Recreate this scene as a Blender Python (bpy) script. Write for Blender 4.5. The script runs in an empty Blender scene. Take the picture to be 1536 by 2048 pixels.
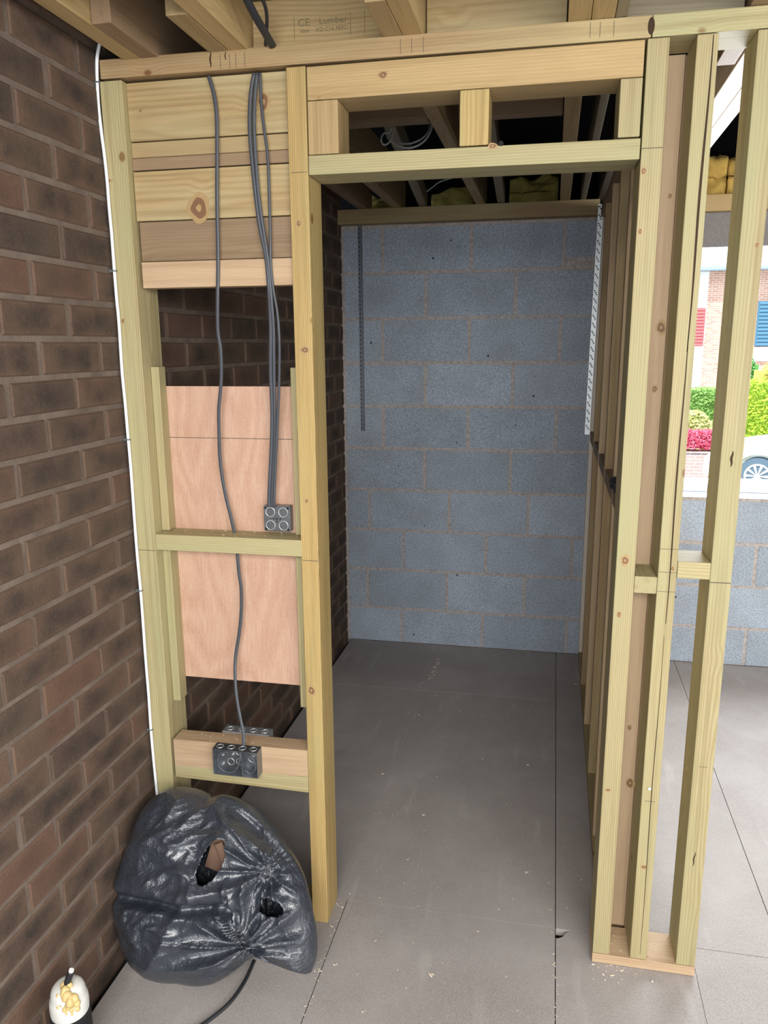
import bpy, bmesh, math, random
from mathutils import Vector, Matrix, noise
random.seed(7)
S = bpy.context.scene
COL = S.collection

# ------------------------------------------------------------------ camera
F_PX, PITCH, YAW, ROLL = 1517.1, -0.2162, 0.1980, -0.0073
CAM = Vector((0.9771, -1.826, 1.6396))
fwd = Vector((-math.sin(YAW)*math.cos(PITCH), math.cos(YAW)*math.cos(PITCH), math.sin(PITCH)))
rt = Vector((math.cos(YAW), math.sin(YAW), 0)); up = rt.cross(fwd)
RT = rt*math.cos(ROLL) + up*math.sin(ROLL); UP = -rt*math.sin(ROLL) + up*math.cos(ROLL)
cam_d = bpy.data.cameras.new('camera'); cam = bpy.data.objects.new('camera', cam_d); COL.objects.link(cam)
cam_d.sensor_fit = 'VERTICAL'; cam_d.sensor_height = 36; cam_d.lens = 36*F_PX/2048
cam_d.clip_start = 0.05; cam_d.clip_end = 300
cam.matrix_world = Matrix(((RT.x, UP.x, -fwd.x, CAM.x), (RT.y, UP.y, -fwd.y, CAM.y), (RT.z, UP.z, -fwd.z, CAM.z), (0, 0, 0, 1)))
S.camera = cam

def at(u, v, ax, val):
    """point of the photograph (1536x2048 px) on the plane axis = val, used to read off real measures"""
    d = RT*((u-768)/F_PX) - UP*((v-1024)/F_PX) + fwd
    i = 'xyz'.index(ax)
    return CAM + d*((val-CAM[i])/d[i])

# ------------------------------------------------------------------ world, sun, daylight, exposure
W = bpy.data.worlds.new('sky'); S.world = W; W.use_nodes = True
wb = W.node_tree.nodes['Background']; wb.inputs[0].default_value = (0.80, 0.90, 1.0, 1); wb.inputs[1].default_value = 2.6
sd = bpy.data.lights.new('sun', 'SUN'); sd.energy = 5.0; sd.angle = 0.02; sd.color = (1, .96, .88)
so = bpy.data.objects.new('sun', sd); COL.objects.link(so)
so.rotation_euler = (math.radians(38), 0, math.radians(-25))
def area(name, loc, rot, sx, sy, power, colr, spread=180):
    l = bpy.data.lights.new(name, 'AREA'); l.shape = 'RECTANGLE'; l.size = sx; l.size_y = sy
    l.energy = power; l.color = colr; l.spread = math.radians(spread)
    o = bpy.data.objects.new(name, l); COL.objects.link(o); o.location = loc; o.rotation_euler = rot
    return o
# daylight entering by the wide opening behind the camera, and by the window in the block wall, plus added fill lamps
area('patio_daylight', (1.15, -2.85, 2.12), (math.radians(38), 0, 0), 1.9, .8, 118, (1.0, .98, .95))
area('right_room_fill', (3.2, -3.2, 1.8), (math.radians(44), 0, 0), 1.5, .9, 92, (1.0, .98, .95))  # added lamp to brighten the right-hand room, in front of solid wall
area('patio_ground_fill', (1.7, -3.5, .62), (math.radians(90), 0, 0), 2.8, .9, 4, (1.0, .97, .92))  # added weak low fill in place of ground bounce
area('window_daylight', (2.36, 2.50, 1.50), (math.radians(-90), 0, 0), 1.4, 1.1, 110, (.90, .95, 1.0))
area('right_side_fill', (4.2, .3, 1.5), (0, math.radians(72), 0), 1.2, 2.0, 88, (.92, .96, 1.0))  # added lamp brightening floor and walls; the right wall has no window
S.view_settings.view_transform = 'Standard'; S.view_settings.look = 'None'
S.view_settings.gamma = 1; S.view_settings.use_curve_mapping = False
S.view_settings.exposure = 0.0
try:
    S.cycles.use_denoising = True
    S.cycles.max_bounces = 8; S.cycles.diffuse_bounces = 4
except Exception: pass

# ------------------------------------------------------------------ materials
def new_mat(name):
    m = bpy.data.materials.new(name); m.use_nodes = True
    nt = m.node_tree; b = nt.nodes['Principled BSDF']
    return m, nt, b
class G:
    """tiny node-graph writer"""
    def __init__(s, nt): s.nt = nt
    def n(s, t, **k):
        nd = s.nt.nodes.new(t)
        for a, b in k.items(): setattr(nd, a, b)
        return nd
    def link(s, a, b): s.nt.links.new(a, b)
    def set(s, sock, v):
        if isinstance(v, bpy.types.NodeSocket): s.link(v, sock)
        else: sock.default_value = v
    def math(s, op, a, b=0.0, c=None):
        nd = s.n('ShaderNodeMath', operation=op); s.set(nd.inputs[0], a); s.set(nd.inputs[1], b)
        if c is not None: s.set(nd.inputs[2], c)
        return nd.outputs[0]
    def vmul(s, v, k):
        nd = s.n('ShaderNodeVectorMath', operation='MULTIPLY'); s.set(nd.inputs[0], v); nd.inputs[1].default_value = k
        return nd.outputs[0]
    def vadd(s, v, k):
        nd = s.n('ShaderNodeVectorMath', operation='ADD'); s.set(nd.inputs[0], v); s.set(nd.inputs[1], k)
        return nd.outputs[0]
    def noise(s, v, scale, detail=3, rough=.5):
        nd = s.n('ShaderNodeTexNoise'); s.link(v, nd.inputs['Vector']); nd.inputs['Scale'].default_value = scale
        nd.inputs['Detail'].default_value = detail; nd.inputs['Roughness'].default_value = rough
        return nd.outputs['Fac']
    def ramp(s, f, stops):
        nd = s.n('ShaderNodeValToRGB'); s.link(f, nd.inputs[0]); cr = nd.color_ramp
        while len(cr.elements) < len(stops): cr.elements.new(.5)
        for e, (p, c) in zip(cr.elements, stops):
            e.position = p; e.color = (c, c, c, 1) if isinstance(c, (int, float)) else (*c, 1)
        return nd.outputs[0]
    def mix(s, f, a, b, mode='MIX'):
        nd = s.n('ShaderNodeMix', data_type='RGBA', blend_type=mode); s.set(nd.inputs[0], f)
        for sock, v in ((nd.inputs[6], a), (nd.inputs[7], b)):
            s.set(sock, (*v, 1) if isinstance(v, tuple) and len(v) == 3 else v)
        return nd.outputs[2]
    def mr(s, f, a, b, c=0., d=1.):
        nd = s.n('ShaderNodeMapRange'); s.set(nd.inputs[0], f)
        for i, x in enumerate((a, b, c, d)): nd.inputs[i+1].default_value = x
        return nd.outputs[0]
    def bump(s, h, strength, dist, b):
        nd = s.n('ShaderNodeBump'); s.link(h, nd.inputs['Height']); nd.inputs['Strength'].default_value = strength
        nd.inputs['Distance'].default_value = dist; s.link(nd.outputs[0], b.inputs['Normal'])

def plain(name, c, rough=.6, metal=0., var=.12, scale=40, spec=.4):
    m, nt, b = new_mat(name); g = G(nt)
    tc = g.n('ShaderNodeTexCoord').outputs['Object']
    f = g.noise(tc, scale, 4)
    g.link(g.mix(f, tuple(x*(1-var) for x in c), tuple(min(1, x*(1+var)) for x in c)), b.inputs['Base Color'])
    b.inputs['Roughness'].default_value = rough; b.inputs['Metallic'].default_value = metal
    b.inputs['Specular IOR Level'].default_value = spec
    return m

def wood(name, light, dark, ring=.0045, knots=1.0, green=None, contrast=.6, rough=.62):
    """sawn softwood; local X of each timber is its length"""
    m, nt, b = new_mat(name); g = G(nt)
    tc = g.n('ShaderNodeTexCoord').outputs['Object']
    rnd = g.n('ShaderNodeObjectInfo').outputs['Random']
    cv = g.n('ShaderNodeCombineXYZ'); g.link(g.math('MULTIPLY', rnd, 37.), cv.inputs[0])
    g.link(g.math('MULTIPLY', g.math('SUBTRACT', g.math('FRACT', g.math('MULTIPLY', rnd, 71.)), .5), .11), cv.inputs[1])
    g.link(g.math('MULTIPLY_ADD', g.math('FRACT', g.math('MULTIPLY', rnd, 131.)), .05, .035), cv.inputs[2])
    p = g.vadd(tc, cv.outputs[0])
    vor = g.n('ShaderNodeTexVoronoi', feature='F1'); g.link(g.vmul(p, (1., 1.4, 1.4)), vor.inputs['Vector']); vor.inputs['Scale'].default_value = 5.0
    kd = vor.outputs['Distance']
    kn = g.mr(kd, .24, .06)               # swirl around a knot
    wob = g.noise(g.vmul(p, (1.3, 3, 3)), 1.6, 2)
    sx = g.n('ShaderNodeSeparateXYZ'); g.link(p, sx.inputs[0])
    w2 = g.math('MULTIPLY', g.math('SUBTRACT', wob, .5), .05)
    yy = g.math('ADD', sx.outputs[1], w2); zz = g.math('ADD', sx.outputs[2], w2)
    r = g.math('SQRT', g.math('ADD', g.math('MULTIPLY', yy, yy), g.math('MULTIPLY', zz, zz)))
    fine = g.noise(g.vmul(p, (2.5, 90, 90)), 3., 3)
    ph = g.math('ADD', g.math('MULTIPLY', r, 6.2832/ring), g.math('ADD', g.math('MULTIPLY', kn, 7*knots), g.math('MULTIPLY', fine, 1.6)))
    rings = g.math('POWER', g.mr(g.math('SINE', ph), -1, 1), 1.7)
    base = g.mix(g.math('MULTIPLY', rings, contrast), light, dark)
    fib = g.noise(g.vmul(p, (6, 260, 260)), 2.0, 3)
    base = g.mix(g.mr(fib, .3, .7, 0, .28), base, tuple(x*.7 for x in dark))
    blot = g.noise(g.vmul(p, (1.0, 6, 6)), 1.8, 3)
    if green: base = g.mix(g.mr(blot, .42, .68, 0, .75), base, green)
    else: base = g.mix(g.mr(blot, .35, .7, 0, .25), base, tuple(x*.75 for x in light))
    st = g.noise(g.vmul(p, (.7, 22, 22)), 2.4, 3); base = g.mix(g.mr(st, .5, .72, 0, .45), base, tuple(x*.72 for x in dark))
    if knots > 0:
        base = g.mix(g.mr(kd, .075, .05, 0, .85*min(1, knots)), base, (dark[0]*.55, dark[1]*.34, dark[2]*.22))
    tone = g.mr(rnd, 0, 1, .9, 1.08)
    hv = g.n('ShaderNodeHueSaturation'); g.link(base, hv.inputs['Color']); g.link(tone, hv.inputs['Value'])
    g.link(hv.outputs[0], b.inputs['Base Color'])
    b.inputs['Roughness'].default_value = rough; b.inputs['Specular IOR Level'].default_value = .35
    g.bump(g.math('ADD', g.math('MULTIPLY', rings, .4), fib), .25, .0009, b)
    return m

M = {}
M['green'] = wood('treated_pine', (.455, .39, .215), (.31, .24, .105), green=(.36, .345, .18), contrast=.62)
M['yellow'] = wood('yellow_pine', (.53, .38, .155), (.33, .21, .07), green=(.41, .34, .145), contrast=.65)
M['board'] = wood('wide_pine_board', (.43, .315, .155), (.29, .19, .08), ring=.011, green=(.43, .38, .22), contrast=.55)
M['honey'] = wood('honey_pine', (.475, .345, .17), (.35, .225, .085), contrast=.35)
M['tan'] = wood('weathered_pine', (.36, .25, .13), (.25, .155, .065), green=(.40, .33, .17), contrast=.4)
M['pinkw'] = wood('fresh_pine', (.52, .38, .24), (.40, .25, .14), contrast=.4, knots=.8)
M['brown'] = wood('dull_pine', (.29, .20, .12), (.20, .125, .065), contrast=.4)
M['pale'] = wood('pale_pine', (.50, .37, .225), (.38, .255, .135), contrast=.45)
M['lit'] = wood('pale_lit_pine', (.74, .66, .56), (.64, .53, .42), contrast=.3)  # near-white joist tone holds window light in its colour; far stud just pale
M['darkj'] = wood('shade_dark_pine', (.115, .085, .06), (.075, .05, .034), contrast=.4)  # dark wood, with the shade on the deep joist put into its colour
M['grim'] = wood('grey_stained_pine', (.30, .245, .165), (.20, .15, .09), green=(.25, .23, .15), contrast=.4)

def ply_mat():
    m, nt, b = new_mat('plywood_face'); g = G(nt)
    tc = g.n('ShaderNodeTexCoord').outputs['Object']
    wv = g.noise(g.vmul(tc, (1., 1., .28)), 3.6, 2)
    bands = g.math('SINE', g.math('MULTIPLY', wv, 120.))
    f1 = g.noise(g.vmul(tc, (220, 1, 10)), 1.6, 3)
    f2 = g.noise(g.vmul(tc, (60, 60, 30)), 3, 3)
    base = g.mix(g.mr(bands, -1, 1, 0, .55), (.53, .345, .245), (.44, .25, .165))
    base = g.mix(g.mr(f1, .45, .7, 0, .65), base, (.42, .215, .135))
    base = g.mix(g.mr(f2, .4, .7, 0, .2), base, (.66, .46, .34))
    g.link(base, b.inputs['Base Color']); b.inputs['Roughness'].default_value = .6
    g.bump(f1, .15, .0006, b)
    return m
M['ply'] = ply_mat()

def brick_mat():
    m, nt, b = new_mat('brown_brick'); g = G(nt)
    tc = g.n('ShaderNodeTexCoord').outputs['Object']
    uv = g.n('ShaderNodeUVMap'); uv.uv_map = 'UVMap'
    at_ = g.n('ShaderNodeAttribute'); at_.attribute_name = 'tint'
    tint = at_.outputs['Fac']
    sep = g.n('ShaderNodeSeparateXYZ'); g.link(uv.outputs[0], sep.inputs[0])
    dx = g.math('ABSOLUTE', g.math('SUBTRACT', sep.outputs[0], .5)); dz = g.math('ABSOLUTE', g.math('SUBTRACT', sep.outputs[1], .5))
    edge = g.math('MAXIMUM', g.math('POWER', g.math('MULTIPLY', dx, 2.), 2.), g.math('POWER', g.math('MULTIPLY', dz, 2.), 2.))
    n1 = g.noise(tc, 14, 4, .6); n2 = g.noise(tc, 160, 4, .7); n3 = g.noise(tc, 5, 2)
    f = g.mr(g.math('ADD', g.math('MULTIPLY', edge, .45), g.math('MULTIPLY', n1, 1.1)), .45, 1.0)
    base = g.mix(f, (.046, .035, .029), (.128, .082, .057))
    base = g.mix(g.mr(tint, .62, .95, 0, .55), base, (.15, .082, .056))
    base = g.mix(g.mr(tint, .30, .0, 0, .5), base, (.045, .036, .032))
    base = g.mix(g.mr(n3, .45, .7, 0, .35), base, (.12, .088, .06))
    base = g.mix(g.mr(n2, .5, .75, 0, .35), base, (.165, .12, .088))
    # mortar: tint < 0 marks it
    mort = g.mix(g.mr(n1, .35, .7), (.19, .148, .12), (.13, .10, .08))
    base = g.mix(g.math('LESS_THAN', tint, -.5), base, mort)
    g.link(base, b.inputs['Base Color']); b.inputs['Roughness'].default_value = .85
    b.inputs['Specular IOR Level'].default_value = .2
    g.bump(g.math('ADD', n2, g.math('MULTIPLY', n1, .8)), .7, .003, b)
    return m
def block_mat():
    m, nt, b = new_mat('grey_concrete_block'); g = G(nt)
    tc = g.n('ShaderNodeTexCoord').outputs['Object']
    at_ = g.n('ShaderNodeAttribute'); at_.attribute_name = 'tint'; tint = at_.outputs['Fac']
    n1 = g.noise(tc, 130, 5, .8); n2 = g.noise(tc, 6, 3); n3 = g.noise(tc, 420, 2, .6)
    base = g.mix(g.mr(n1, .36, .64), (.24, .285, .35), (.58, .66, .76))
    base = g.mix(g.mr(n3, .60, .70, 0, .8), base, (.62, .66, .68))
    base = g.mix(g.mr(n3, .36, .30, 0, .8), base, (.08, .085, .095))
    base = g.mix(g.mr(n2, .4, .7, 0, .3), base, (.25, .26, .275))
    hv = g.n('ShaderNodeHueSaturation'); g.link(base, hv.inputs['Color']); g.link(g.mr(tint, 0, 1, .88, 1.08), hv.inputs['Value'])
    vr = g.n('ShaderNodeTexVoronoi'); g.link(tc, vr.inputs['Vector']); vr.inputs['Scale'].default_value = 8
    b2 = g.mix(g.mr(vr.outputs['Distance'], .06, .04), hv.outputs[0], (.06, .06, .065))
    mort = g.mix(g.mr(g.noise(tc, 60, 3), .35, .65), (.38, .34, .32), (.55, .50, .47))
    g.link(g.mix(g.math('LESS_THAN', tint, -.5), b2, mort), b.inputs['Base Color'])
    b.inputs['Roughness'].default_value = .92; b.inputs['Specular IOR Level'].default_value = .2
    g.bump(n1, .8, .0035, b)
    return m
def floor_mat():
    m, nt, b = new_mat('chipboard_deck'); g = G(nt)
    tc = g.n('ShaderNodeTexCoord').outputs['Object']
    n1 = g.noise(tc, 2.2, 4, .6); n2 = g.noise(g.vmul(tc, (1.6, 1, 1)), 190, 4, .75); n3 = g.noise(tc, 9, 3)
    base = g.mix(g.mr(n2, .32, .68), (.235, .209, .197), (.385, .35, .332))
    base = g.mix(g.mr(n1, .42, .68, 0, .45), base, (.46, .43, .41))
    base = g.mix(g.mr(n3, .55, .75, 0, .25), base, (.25, .225, .21))
    # long scuffs
    sc = g.noise(g.vmul(tc, (7, 1.1, 1)), 2.3, 3)
    base = g.mix(g.mr(sc, .62, .72, 0, .25), base, (.50, .47, .45))
    g.link(base, b.inputs['Base Color']); b.inputs['Roughness'].default_value = .62
    b.inputs['Specular IOR Level'].default_value = .3
    g.bump(n2, .35, .0012, b)
    return m
M['brick'] = brick_mat(); M['block'] = block_mat(); M['floor'] = floor_mat()

def lintel_mat():
    m, nt, b = new_mat('concrete_lintel'); g = G(nt)
    tc = g.n('ShaderNodeTexCoord').outputs['Object']
    n1 = g.noise(tc, 90, 4, .7)
    g.link(g.mix(n1, (.16, .15, .15), (.30, .285, .285)), b.inputs['Base Color']); b.inputs['Roughness'].default_value = .9
    g.bump(n1, 1., .006, b)
    return m
M['lintel'] = lintel_mat()

def bag_mat():
    m, nt, b = new_mat('black_polythene'); g = G(nt)
    tc = g.n('ShaderNodeTexCoord').outputs['Object']
    wv = g.noise(g.vmul(tc, (14, 14, 55)), 1.6, 4, .65)
    n = g.noise(tc, 26, 4, .6); n2 = g.noise(g.vmul(tc, (60, 60, 22)), 2, 3, .6)
    g.link(g.mix(n, (.018, .023, .032), (.040, .049, .065)), b.inputs['Base Color'])
    g.link(g.mr(g.noise(tc, 7, 2), .3, .7, .26, .42), b.inputs['Roughness']); b.inputs['Specular IOR Level'].default_value = .8; b.inputs['Coat Weight'].default_value = .4; b.inputs['Coat Roughness'].default_value = .16
    msk = g.mr(g.noise(tc, 4.5, 2), .42, .62)
    h = g.math('ADD', g.math('MULTIPLY', wv, g.math('MULTIPLY', msk, 1.4)), g.math('ADD', g.math('MULTIPLY', n, .9), g.math('MULTIPLY', n2, .35)))
    g.bump(h, .7, .010, b)
    return m
M['bag'] = bag_mat()
def metal_mat(name, c, rough=.38):
    m, nt, b = new_mat(name); g = G(nt)
    tc = g.n('ShaderNodeTexCoord').outputs['Object']
    v = g.n('ShaderNodeTexVoronoi'); g.link(tc, v.inputs['Vector']); v.inputs['Scale'].default_value = 140
    g.link(g.mix(v.outputs['Distance'], tuple(x*.75 for x in c), c), b.inputs['Base Color'])
    b.inputs['Metallic'].default_value = .85; b.inputs['Roughness'].default_value = rough
    return m
M['galv'] = metal_mat('galvanised_steel', (.27, .29, .31), .32)
M['galv_bright'] = metal_mat('bright_galvanised_strip', (.86, .90, .92), .5)
M['galv_dark'] = metal_mat('dull_galvanised_strip', (.20, .22, .25), .5)
M['hole'] = plain('punched_hole', (.01, .01, .012), .9, var=0)
M['cable_grey'] = plain('grey_cable_sheath', (.06, .066, .078), .42)
M['cable_black'] = plain('black_cable_sheath', (.02, .022, .026), .4)
M['cable_white'] = plain('white_cable_sheath', (.80, .82, .84), .4, var=.04)
M['cable_dim'] = plain('pale_grey_cable_sheath', (.34, .35, .35), .5)
M['clip'] = plain('grey_plastic_clip', (.12, .14, .14), .5)
M['felt'] = plain('void_black_felt', (.0035, .0035, .004), .95, spec=.05)  # darkness of the loft void put into a near-black colour
M['plaster'] = plain('bare_wall_render', (.36, .33, .30), .9)
M['pencil'] = plain('pencil_line', (.10, .08, .06), .8, var=0)
M['crack'] = plain('timber_crack', (.045, .025, .012), .9, var=0)
M['rebate'] = plain('dark_gap', (.012, .01, .009), .95, var=0)
M['sawdust'] = plain('pale_wood_crumbs', (.72, .62, .48), .9)
M['card'] = plain('brown_cardboard', (.21, .125, .085), .85)
M['white'] = plain('white_paint', (.86, .86, .85), .5, var=.03)
M['tub'] = plain('white_plastic_tub', (.66, .66, .62), .35, var=.05)
M['foam'] = plain('dried_yellow_foam', (.62, .46, .20), .55, var=.25, scale=60)
M['ribbed'] = plain('black_ribbed_plastic', (.018, .018, .02), .42)
M['tape_y'] = plain('yellow_plastic', (.75, .50, .03), .4)
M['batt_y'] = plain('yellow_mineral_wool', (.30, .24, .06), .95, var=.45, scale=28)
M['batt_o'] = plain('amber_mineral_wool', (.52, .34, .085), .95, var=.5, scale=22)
M['stamp'] = plain('ink_stamp', (.20, .165, .08), .9, var=0)

# ------------------------------------------------------------------ builders
def lab(o, label=None, cat=None, group=None, kind=None):
    if label: o['label'] = label
    if cat: o['category'] = cat
    if group: o['group'] = group
    if kind: o['kind'] = kind
    return o
def empty(name, loc=(0, 0, 0)):
    e = bpy.data.objects.new(name, None); COL.objects.link(e); e.location = loc; e.empty_display_size = .05
    return e
def link(name, me, mats, parent=None):
    o = bpy.data.objects.new(name, me); COL.objects.link(o)
    for m in (mats if isinstance(mats, (list, tuple)) else [mats]): me.materials.append(m)
    if parent: setpar(o, parent)
    return o
def setpar(o, parent):
    o.parent = parent
    o.matrix_parent_inverse = world_of(parent).inverted()
def world_of(o):
    m = o.matrix_basis.copy()
    if o.parent: m = world_of(o.parent) @ o.matrix_parent_inverse @ m
    return m
def finish(name, bm, mats, parent=None, smooth=False, origin=None):
    bmesh.ops.recalc_face_normals(bm, faces=bm.faces[:])
    if origin is None:
        c = Vector((0, 0, 0))
        if parent is None and len(bm.verts):
            xs = [v.co for v in bm.verts]
            c = Vector(((min(p.x for p in xs)+max(p.x for p in xs))/2, (min(p.y for p in xs)+max(p.y for p in xs))/2, min(p.z for p in xs)))
        elif parent is not None: c = world_of(parent).translation.copy()
    else: c = Vector(origin)
    for v in bm.verts: v.co -= c
    me = bpy.data.meshes.new(name); bm.to_mesh(me); bm.free()
    if smooth:
        for p in me.polygons: p.use_smooth = True
    o = link(name, me, mats); o.location = c
    if parent: setpar(o, parent)
    return o
AXM = {'x': Matrix.Identity(3), 'y': Matrix(((0, -1, 0), (1, 0, 0), (0, 0, 1))), 'z': Matrix(((0, 0, -1), (0, 1, 0), (1, 0, 0)))}
def timber(name, x0, x1, y0, y1, z0, z1, mat, parent=None, warp=None, ch=.0018, axis=None):
    """sawn timber, local X along its length; warp(p) bends world points (lean, skew)"""
    d = (x1-x0, y1-y0, z1-z0)
    ax = axis or 'xyz'[max(range(3), key=lambda i: d[i])]
    c = Vector(((x0+x1)/2, (y0+y1)/2, (z0+z1)/2))
    bm = bmesh.new(); bmesh.ops.create_cube(bm, size=1)
    for v in bm.verts: v.co = Vector((v.co.x*d[0], v.co.y*d[1], v.co.z*d[2]))
    bmesh.ops.bevel(bm, geom=bm.edges[:], offset=min(ch, min(d)*.3), segments=2, affect='EDGES', profile=.5)
    R = AXM[ax]; Ri = R.inverted()
    for v in bm.verts:
        p = v.co + c
        if warp: p = Vector(warp(p))
        v.co = Ri @ (p-c)
    me = bpy.data.meshes.new(name); bm.to_mesh(me); bm.free()
    o = link(name, me, M[mat] if isinstance(mat, str) else mat)
    o.matrix_basis = Matrix.Translation(c) @ R.to_4x4()
    if parent: setpar(o, parent)
    return o
def lean(xb, xt, zb, zt, x0):
    k = (xt-xb)/(zt-zb)
    return lambda p: (p.x + xb - x0 + k*(p.z-zb), p.y, p.z)
def bbox(bm, x0, x1, y0, y1, z0, z1, mi=0, ch=0):
    r = bmesh.ops.create_cube(bm, size=1); vs = r['verts']
    for v in vs: v.co = Vector(((x0+x1)/2 + v.co.x*(x1-x0), (y0+y1)/2 + v.co.y*(y1-y0), (z0+z1)/2 + v.co.z*(z1-z0)))
    fs = {f for v in vs for f in v.link_faces}
    for f in fs: f.material_index = mi
    if ch: bmesh.ops.bevel(bm, geom=list({e for v in vs for e in v.link_edges}), offset=ch, segments=2, affect='EDGES')
def tube(bm, pts, r, n=10, flat=None, mi=0, closed=False):
    """sweep a round or flat-oval section along smooth points; flat=(wide, thin) radii"""
    P = [Vector(p) for p in pts]
    Q = []
    for i in range(len(P)-1):
        p0, p1, p2, p3 = P[max(i-1, 0)], P[i], P[i+1], P[min(i+2, len(P)-1)]
        for k in range(5):
            t = k/5
            Q.append(.5*((2*p1)+(-p0+p2)*t+(2*p0-5*p1+4*p2-p3)*t*t+(-p0+3*p1-3*p2+p3)*t**3))
    Q.append(P[-1])
    rings = []
    side = None
    for i, q in enumerate(Q):
        d = (Q[min(i+1, len(Q)-1)] - Q[max(i-1, 0)]).normalized()
        if side is None: side = d.cross(Vector((0, 1, 0))) if abs(d.y) < .9 else d.cross(Vector((0, 0, 1)))
        side = (side - d*side.dot(d)).normalized(); oth = d.cross(side)
        a, b = flat if flat else (r, r)
        rings.append([bm.verts.new(q + side*math.cos(2*math.pi*k/n)*a + oth*math.sin(2*math.pi*k/n)*b) for k in range(n)])
    for A, B in zip(rings, rings[1:]):
        for k in range(n):
            f = bm.faces.new((A[k], A[(k+1) % n], B[(k+1) % n], B[k])); f.material_index = mi; f.smooth = True
    for A in (rings[0], rings[-1][::-1]):
        f = bm.faces.new(A); f.material_index = mi
def cable(name, pts, r, mat, flat=None, parent=None):
    bm = bmesh.new(); tube(bm, pts, r, flat=flat)
    o = finish(name, bm, M[mat], parent)
    for p in o.data.polygons: p.use_smooth = True
    return o
def disc(bm, c, r, nrm, h, n=16, mi=0, r2=None):
    nrm = Vector(nrm).normalized(); a = nrm.orthogonal().normalized(); b = nrm.cross(a); c = Vector(c)
    r2 = r if r2 is None else r2
    A = [bm.verts.new(c + (a*math.cos(t)+b*math.sin(t))*r) for t in [2*math.pi*k/n for k in range(n)]]
    B = [bm.verts.new(c + nrm*h + (a*math.cos(t)+b*math.sin(t))*r2) for t in [2*math.pi*k/n for k in range(n)]]
    for k in range(n): bm.faces.new((A[k], A[(k+1) % n], B[(k+1) % n], B[k])).material_index = mi
    bm.faces.new(A[::-1]).material_index = mi; bm.faces.new(B).material_index = mi
def ring(bm, c, R_, r, nrm, n=20, m=6, mi=0):
    nrm = Vector(nrm).normalized(); a = nrm.orthogonal().normalized(); b = nrm.cross(a); c = Vector(c)
    rs = []
    for k in range(n):
        t = 2*math.pi*k/n; d = a*math.cos(t)+b*math.sin(t)
        rs.append([bm.verts.new(c+d*(R_+r*math.cos(s))+nrm*r*math.sin(s)) for s in [2*math.pi*j/m for j in range(m)]])
    for k in range(n):
        for j in range(m):
            f = bm.faces.new((rs[k][j], rs[(k+1) % n][j], rs[(k+1) % n][(j+1) % m], rs[k][(j+1) % m])); f.material_index = mi; f.smooth = True

# ------------------------------------------------------------------ masonry
def masonry(name, rects, place, mat, hole_depth, jitter, back, extra=None):
    """rects: (s0,s1,t0,t1) unit faces on the wall; place(s,t,d): wall point, d = towards the room"""
    bm = bmesh.new(); uvl = bm.loops.layers.uv.new('UVMap'); tl = bm.faces.layers.float.new('tint')
    for (s0, s1, t0, t1) in rects:
        if s1-s0 < .012 or t1-t0 < .012: continue
        tint = random.random(); j = lambda k=1.: random.uniform(-jitter, jitter)*k
        c = min(.0035, (s1-s0)*.2)
        push = random.uniform(-.0005, .0012)
        back_ = [(s0+j(), t0+j()), (s1+j(), t0+j()), (s1+j(), t1+j()), (s0+j(), t1+j())]
        frt = [(back_[0][0]+c, back_[0][1]+c), (back_[1][0]-c, back_[1][1]+c), (back_[2][0]-c, back_[2][1]-c), (back_[3][0]+c, back_[3][1]-c)]
        Bv = [bm.verts.new(place(s, t, -hole_depth-.004)) for s, t in back_]
        Mv = [bm.verts.new(place(s, t, -c+push)) for s, t in back_]
        Fv = [bm.verts.new(place(s, t, push)) for s, t in frt]
        fs = [bm.faces.new(Fv)]
        for k in range(4):
            fs.append(bm.faces.new((Mv[k], Mv[(k+1) % 4], Fv[(k+1) % 4], Fv[k])))
            fs.append(bm.faces.new((Bv[k], Bv[(k+1) % 4], Mv[(k+1) % 4], Mv[k])))
        uvs = {Fv[0]: (.04, .06), Fv[1]: (.96, .06), Fv[2]: (.96, .94), Fv[3]: (.04, .94)}
        for q, w in ((Mv, ((0, 0), (1, 0), (1, 1), (0, 1))), (Bv, ((0, 0), (1, 0), (1, 1), (0, 1)))):
            for vtx, u_ in zip(q, w): uvs[vtx] = u_
        for f in fs:
            f[tl] = tint
            for l in f.loops: l[uvl].uv = uvs[l.vert]
    for (s0, s1, t0, t1) in back:          # mortar bed, slightly recessed, gently uneven
        n = max(1, int((s1-s0)/.03)); m_ = max(1, int((t1-t0)/.03))
        g_ = [[bm.verts.new(place(s0+(s1-s0)*i/n, t0+(t1-t0)*k/m_, -hole_depth+random.uniform(-.0008, .0008))) for k in range(m_+1)] for i in range(n+1)]
        for i in range(n):
            for k in range(m_):
                f = bm.faces.new((g_[i][k], g_[i+1][k], g_[i+1][k+1], g_[i][k+1])); f[tl] = -1.; f.smooth = True
    if extra: extra(bm, tl)
    # no recalc: open shells are fine, shading is two-sided
    me = bpy.data.meshes.new(name); bm.to_mesh(me); bm.free()
    return link(name, me, mat)

LW = lambda y, z: -.0853 + .0227*y + .0015*z          # face of the brick wall
def left_place(s, t, d): return Vector((LW(s, t)+d, s, t))
BZ, BH, BL, BY = .3076, .0845, .2288, -.5418
rects = []
for i in range(-4, 33):
    z0 = BZ+BH*i+.007; z1 = z0+BH-.014
    off = 0 if i % 2 else .5
    for n in range(-15, 14):
        a = BY+BL*(n+off)+.0065+random.uniform(-.004, .004); b_ = a+BL-.013
        b_ = min(b_, 2.15)
        if b_-a < .03: continue
        rects.append((a, b_, z0, z1))
o = masonry('wall_left', rects, left_place, M['brick'], .0045, .0012, [(-3.7, 2.16, -.04, 3.08)])
lab(o, 'long brown brick wall with grey-brown mortar beside the stud partition', 'wall', kind='structure')

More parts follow.
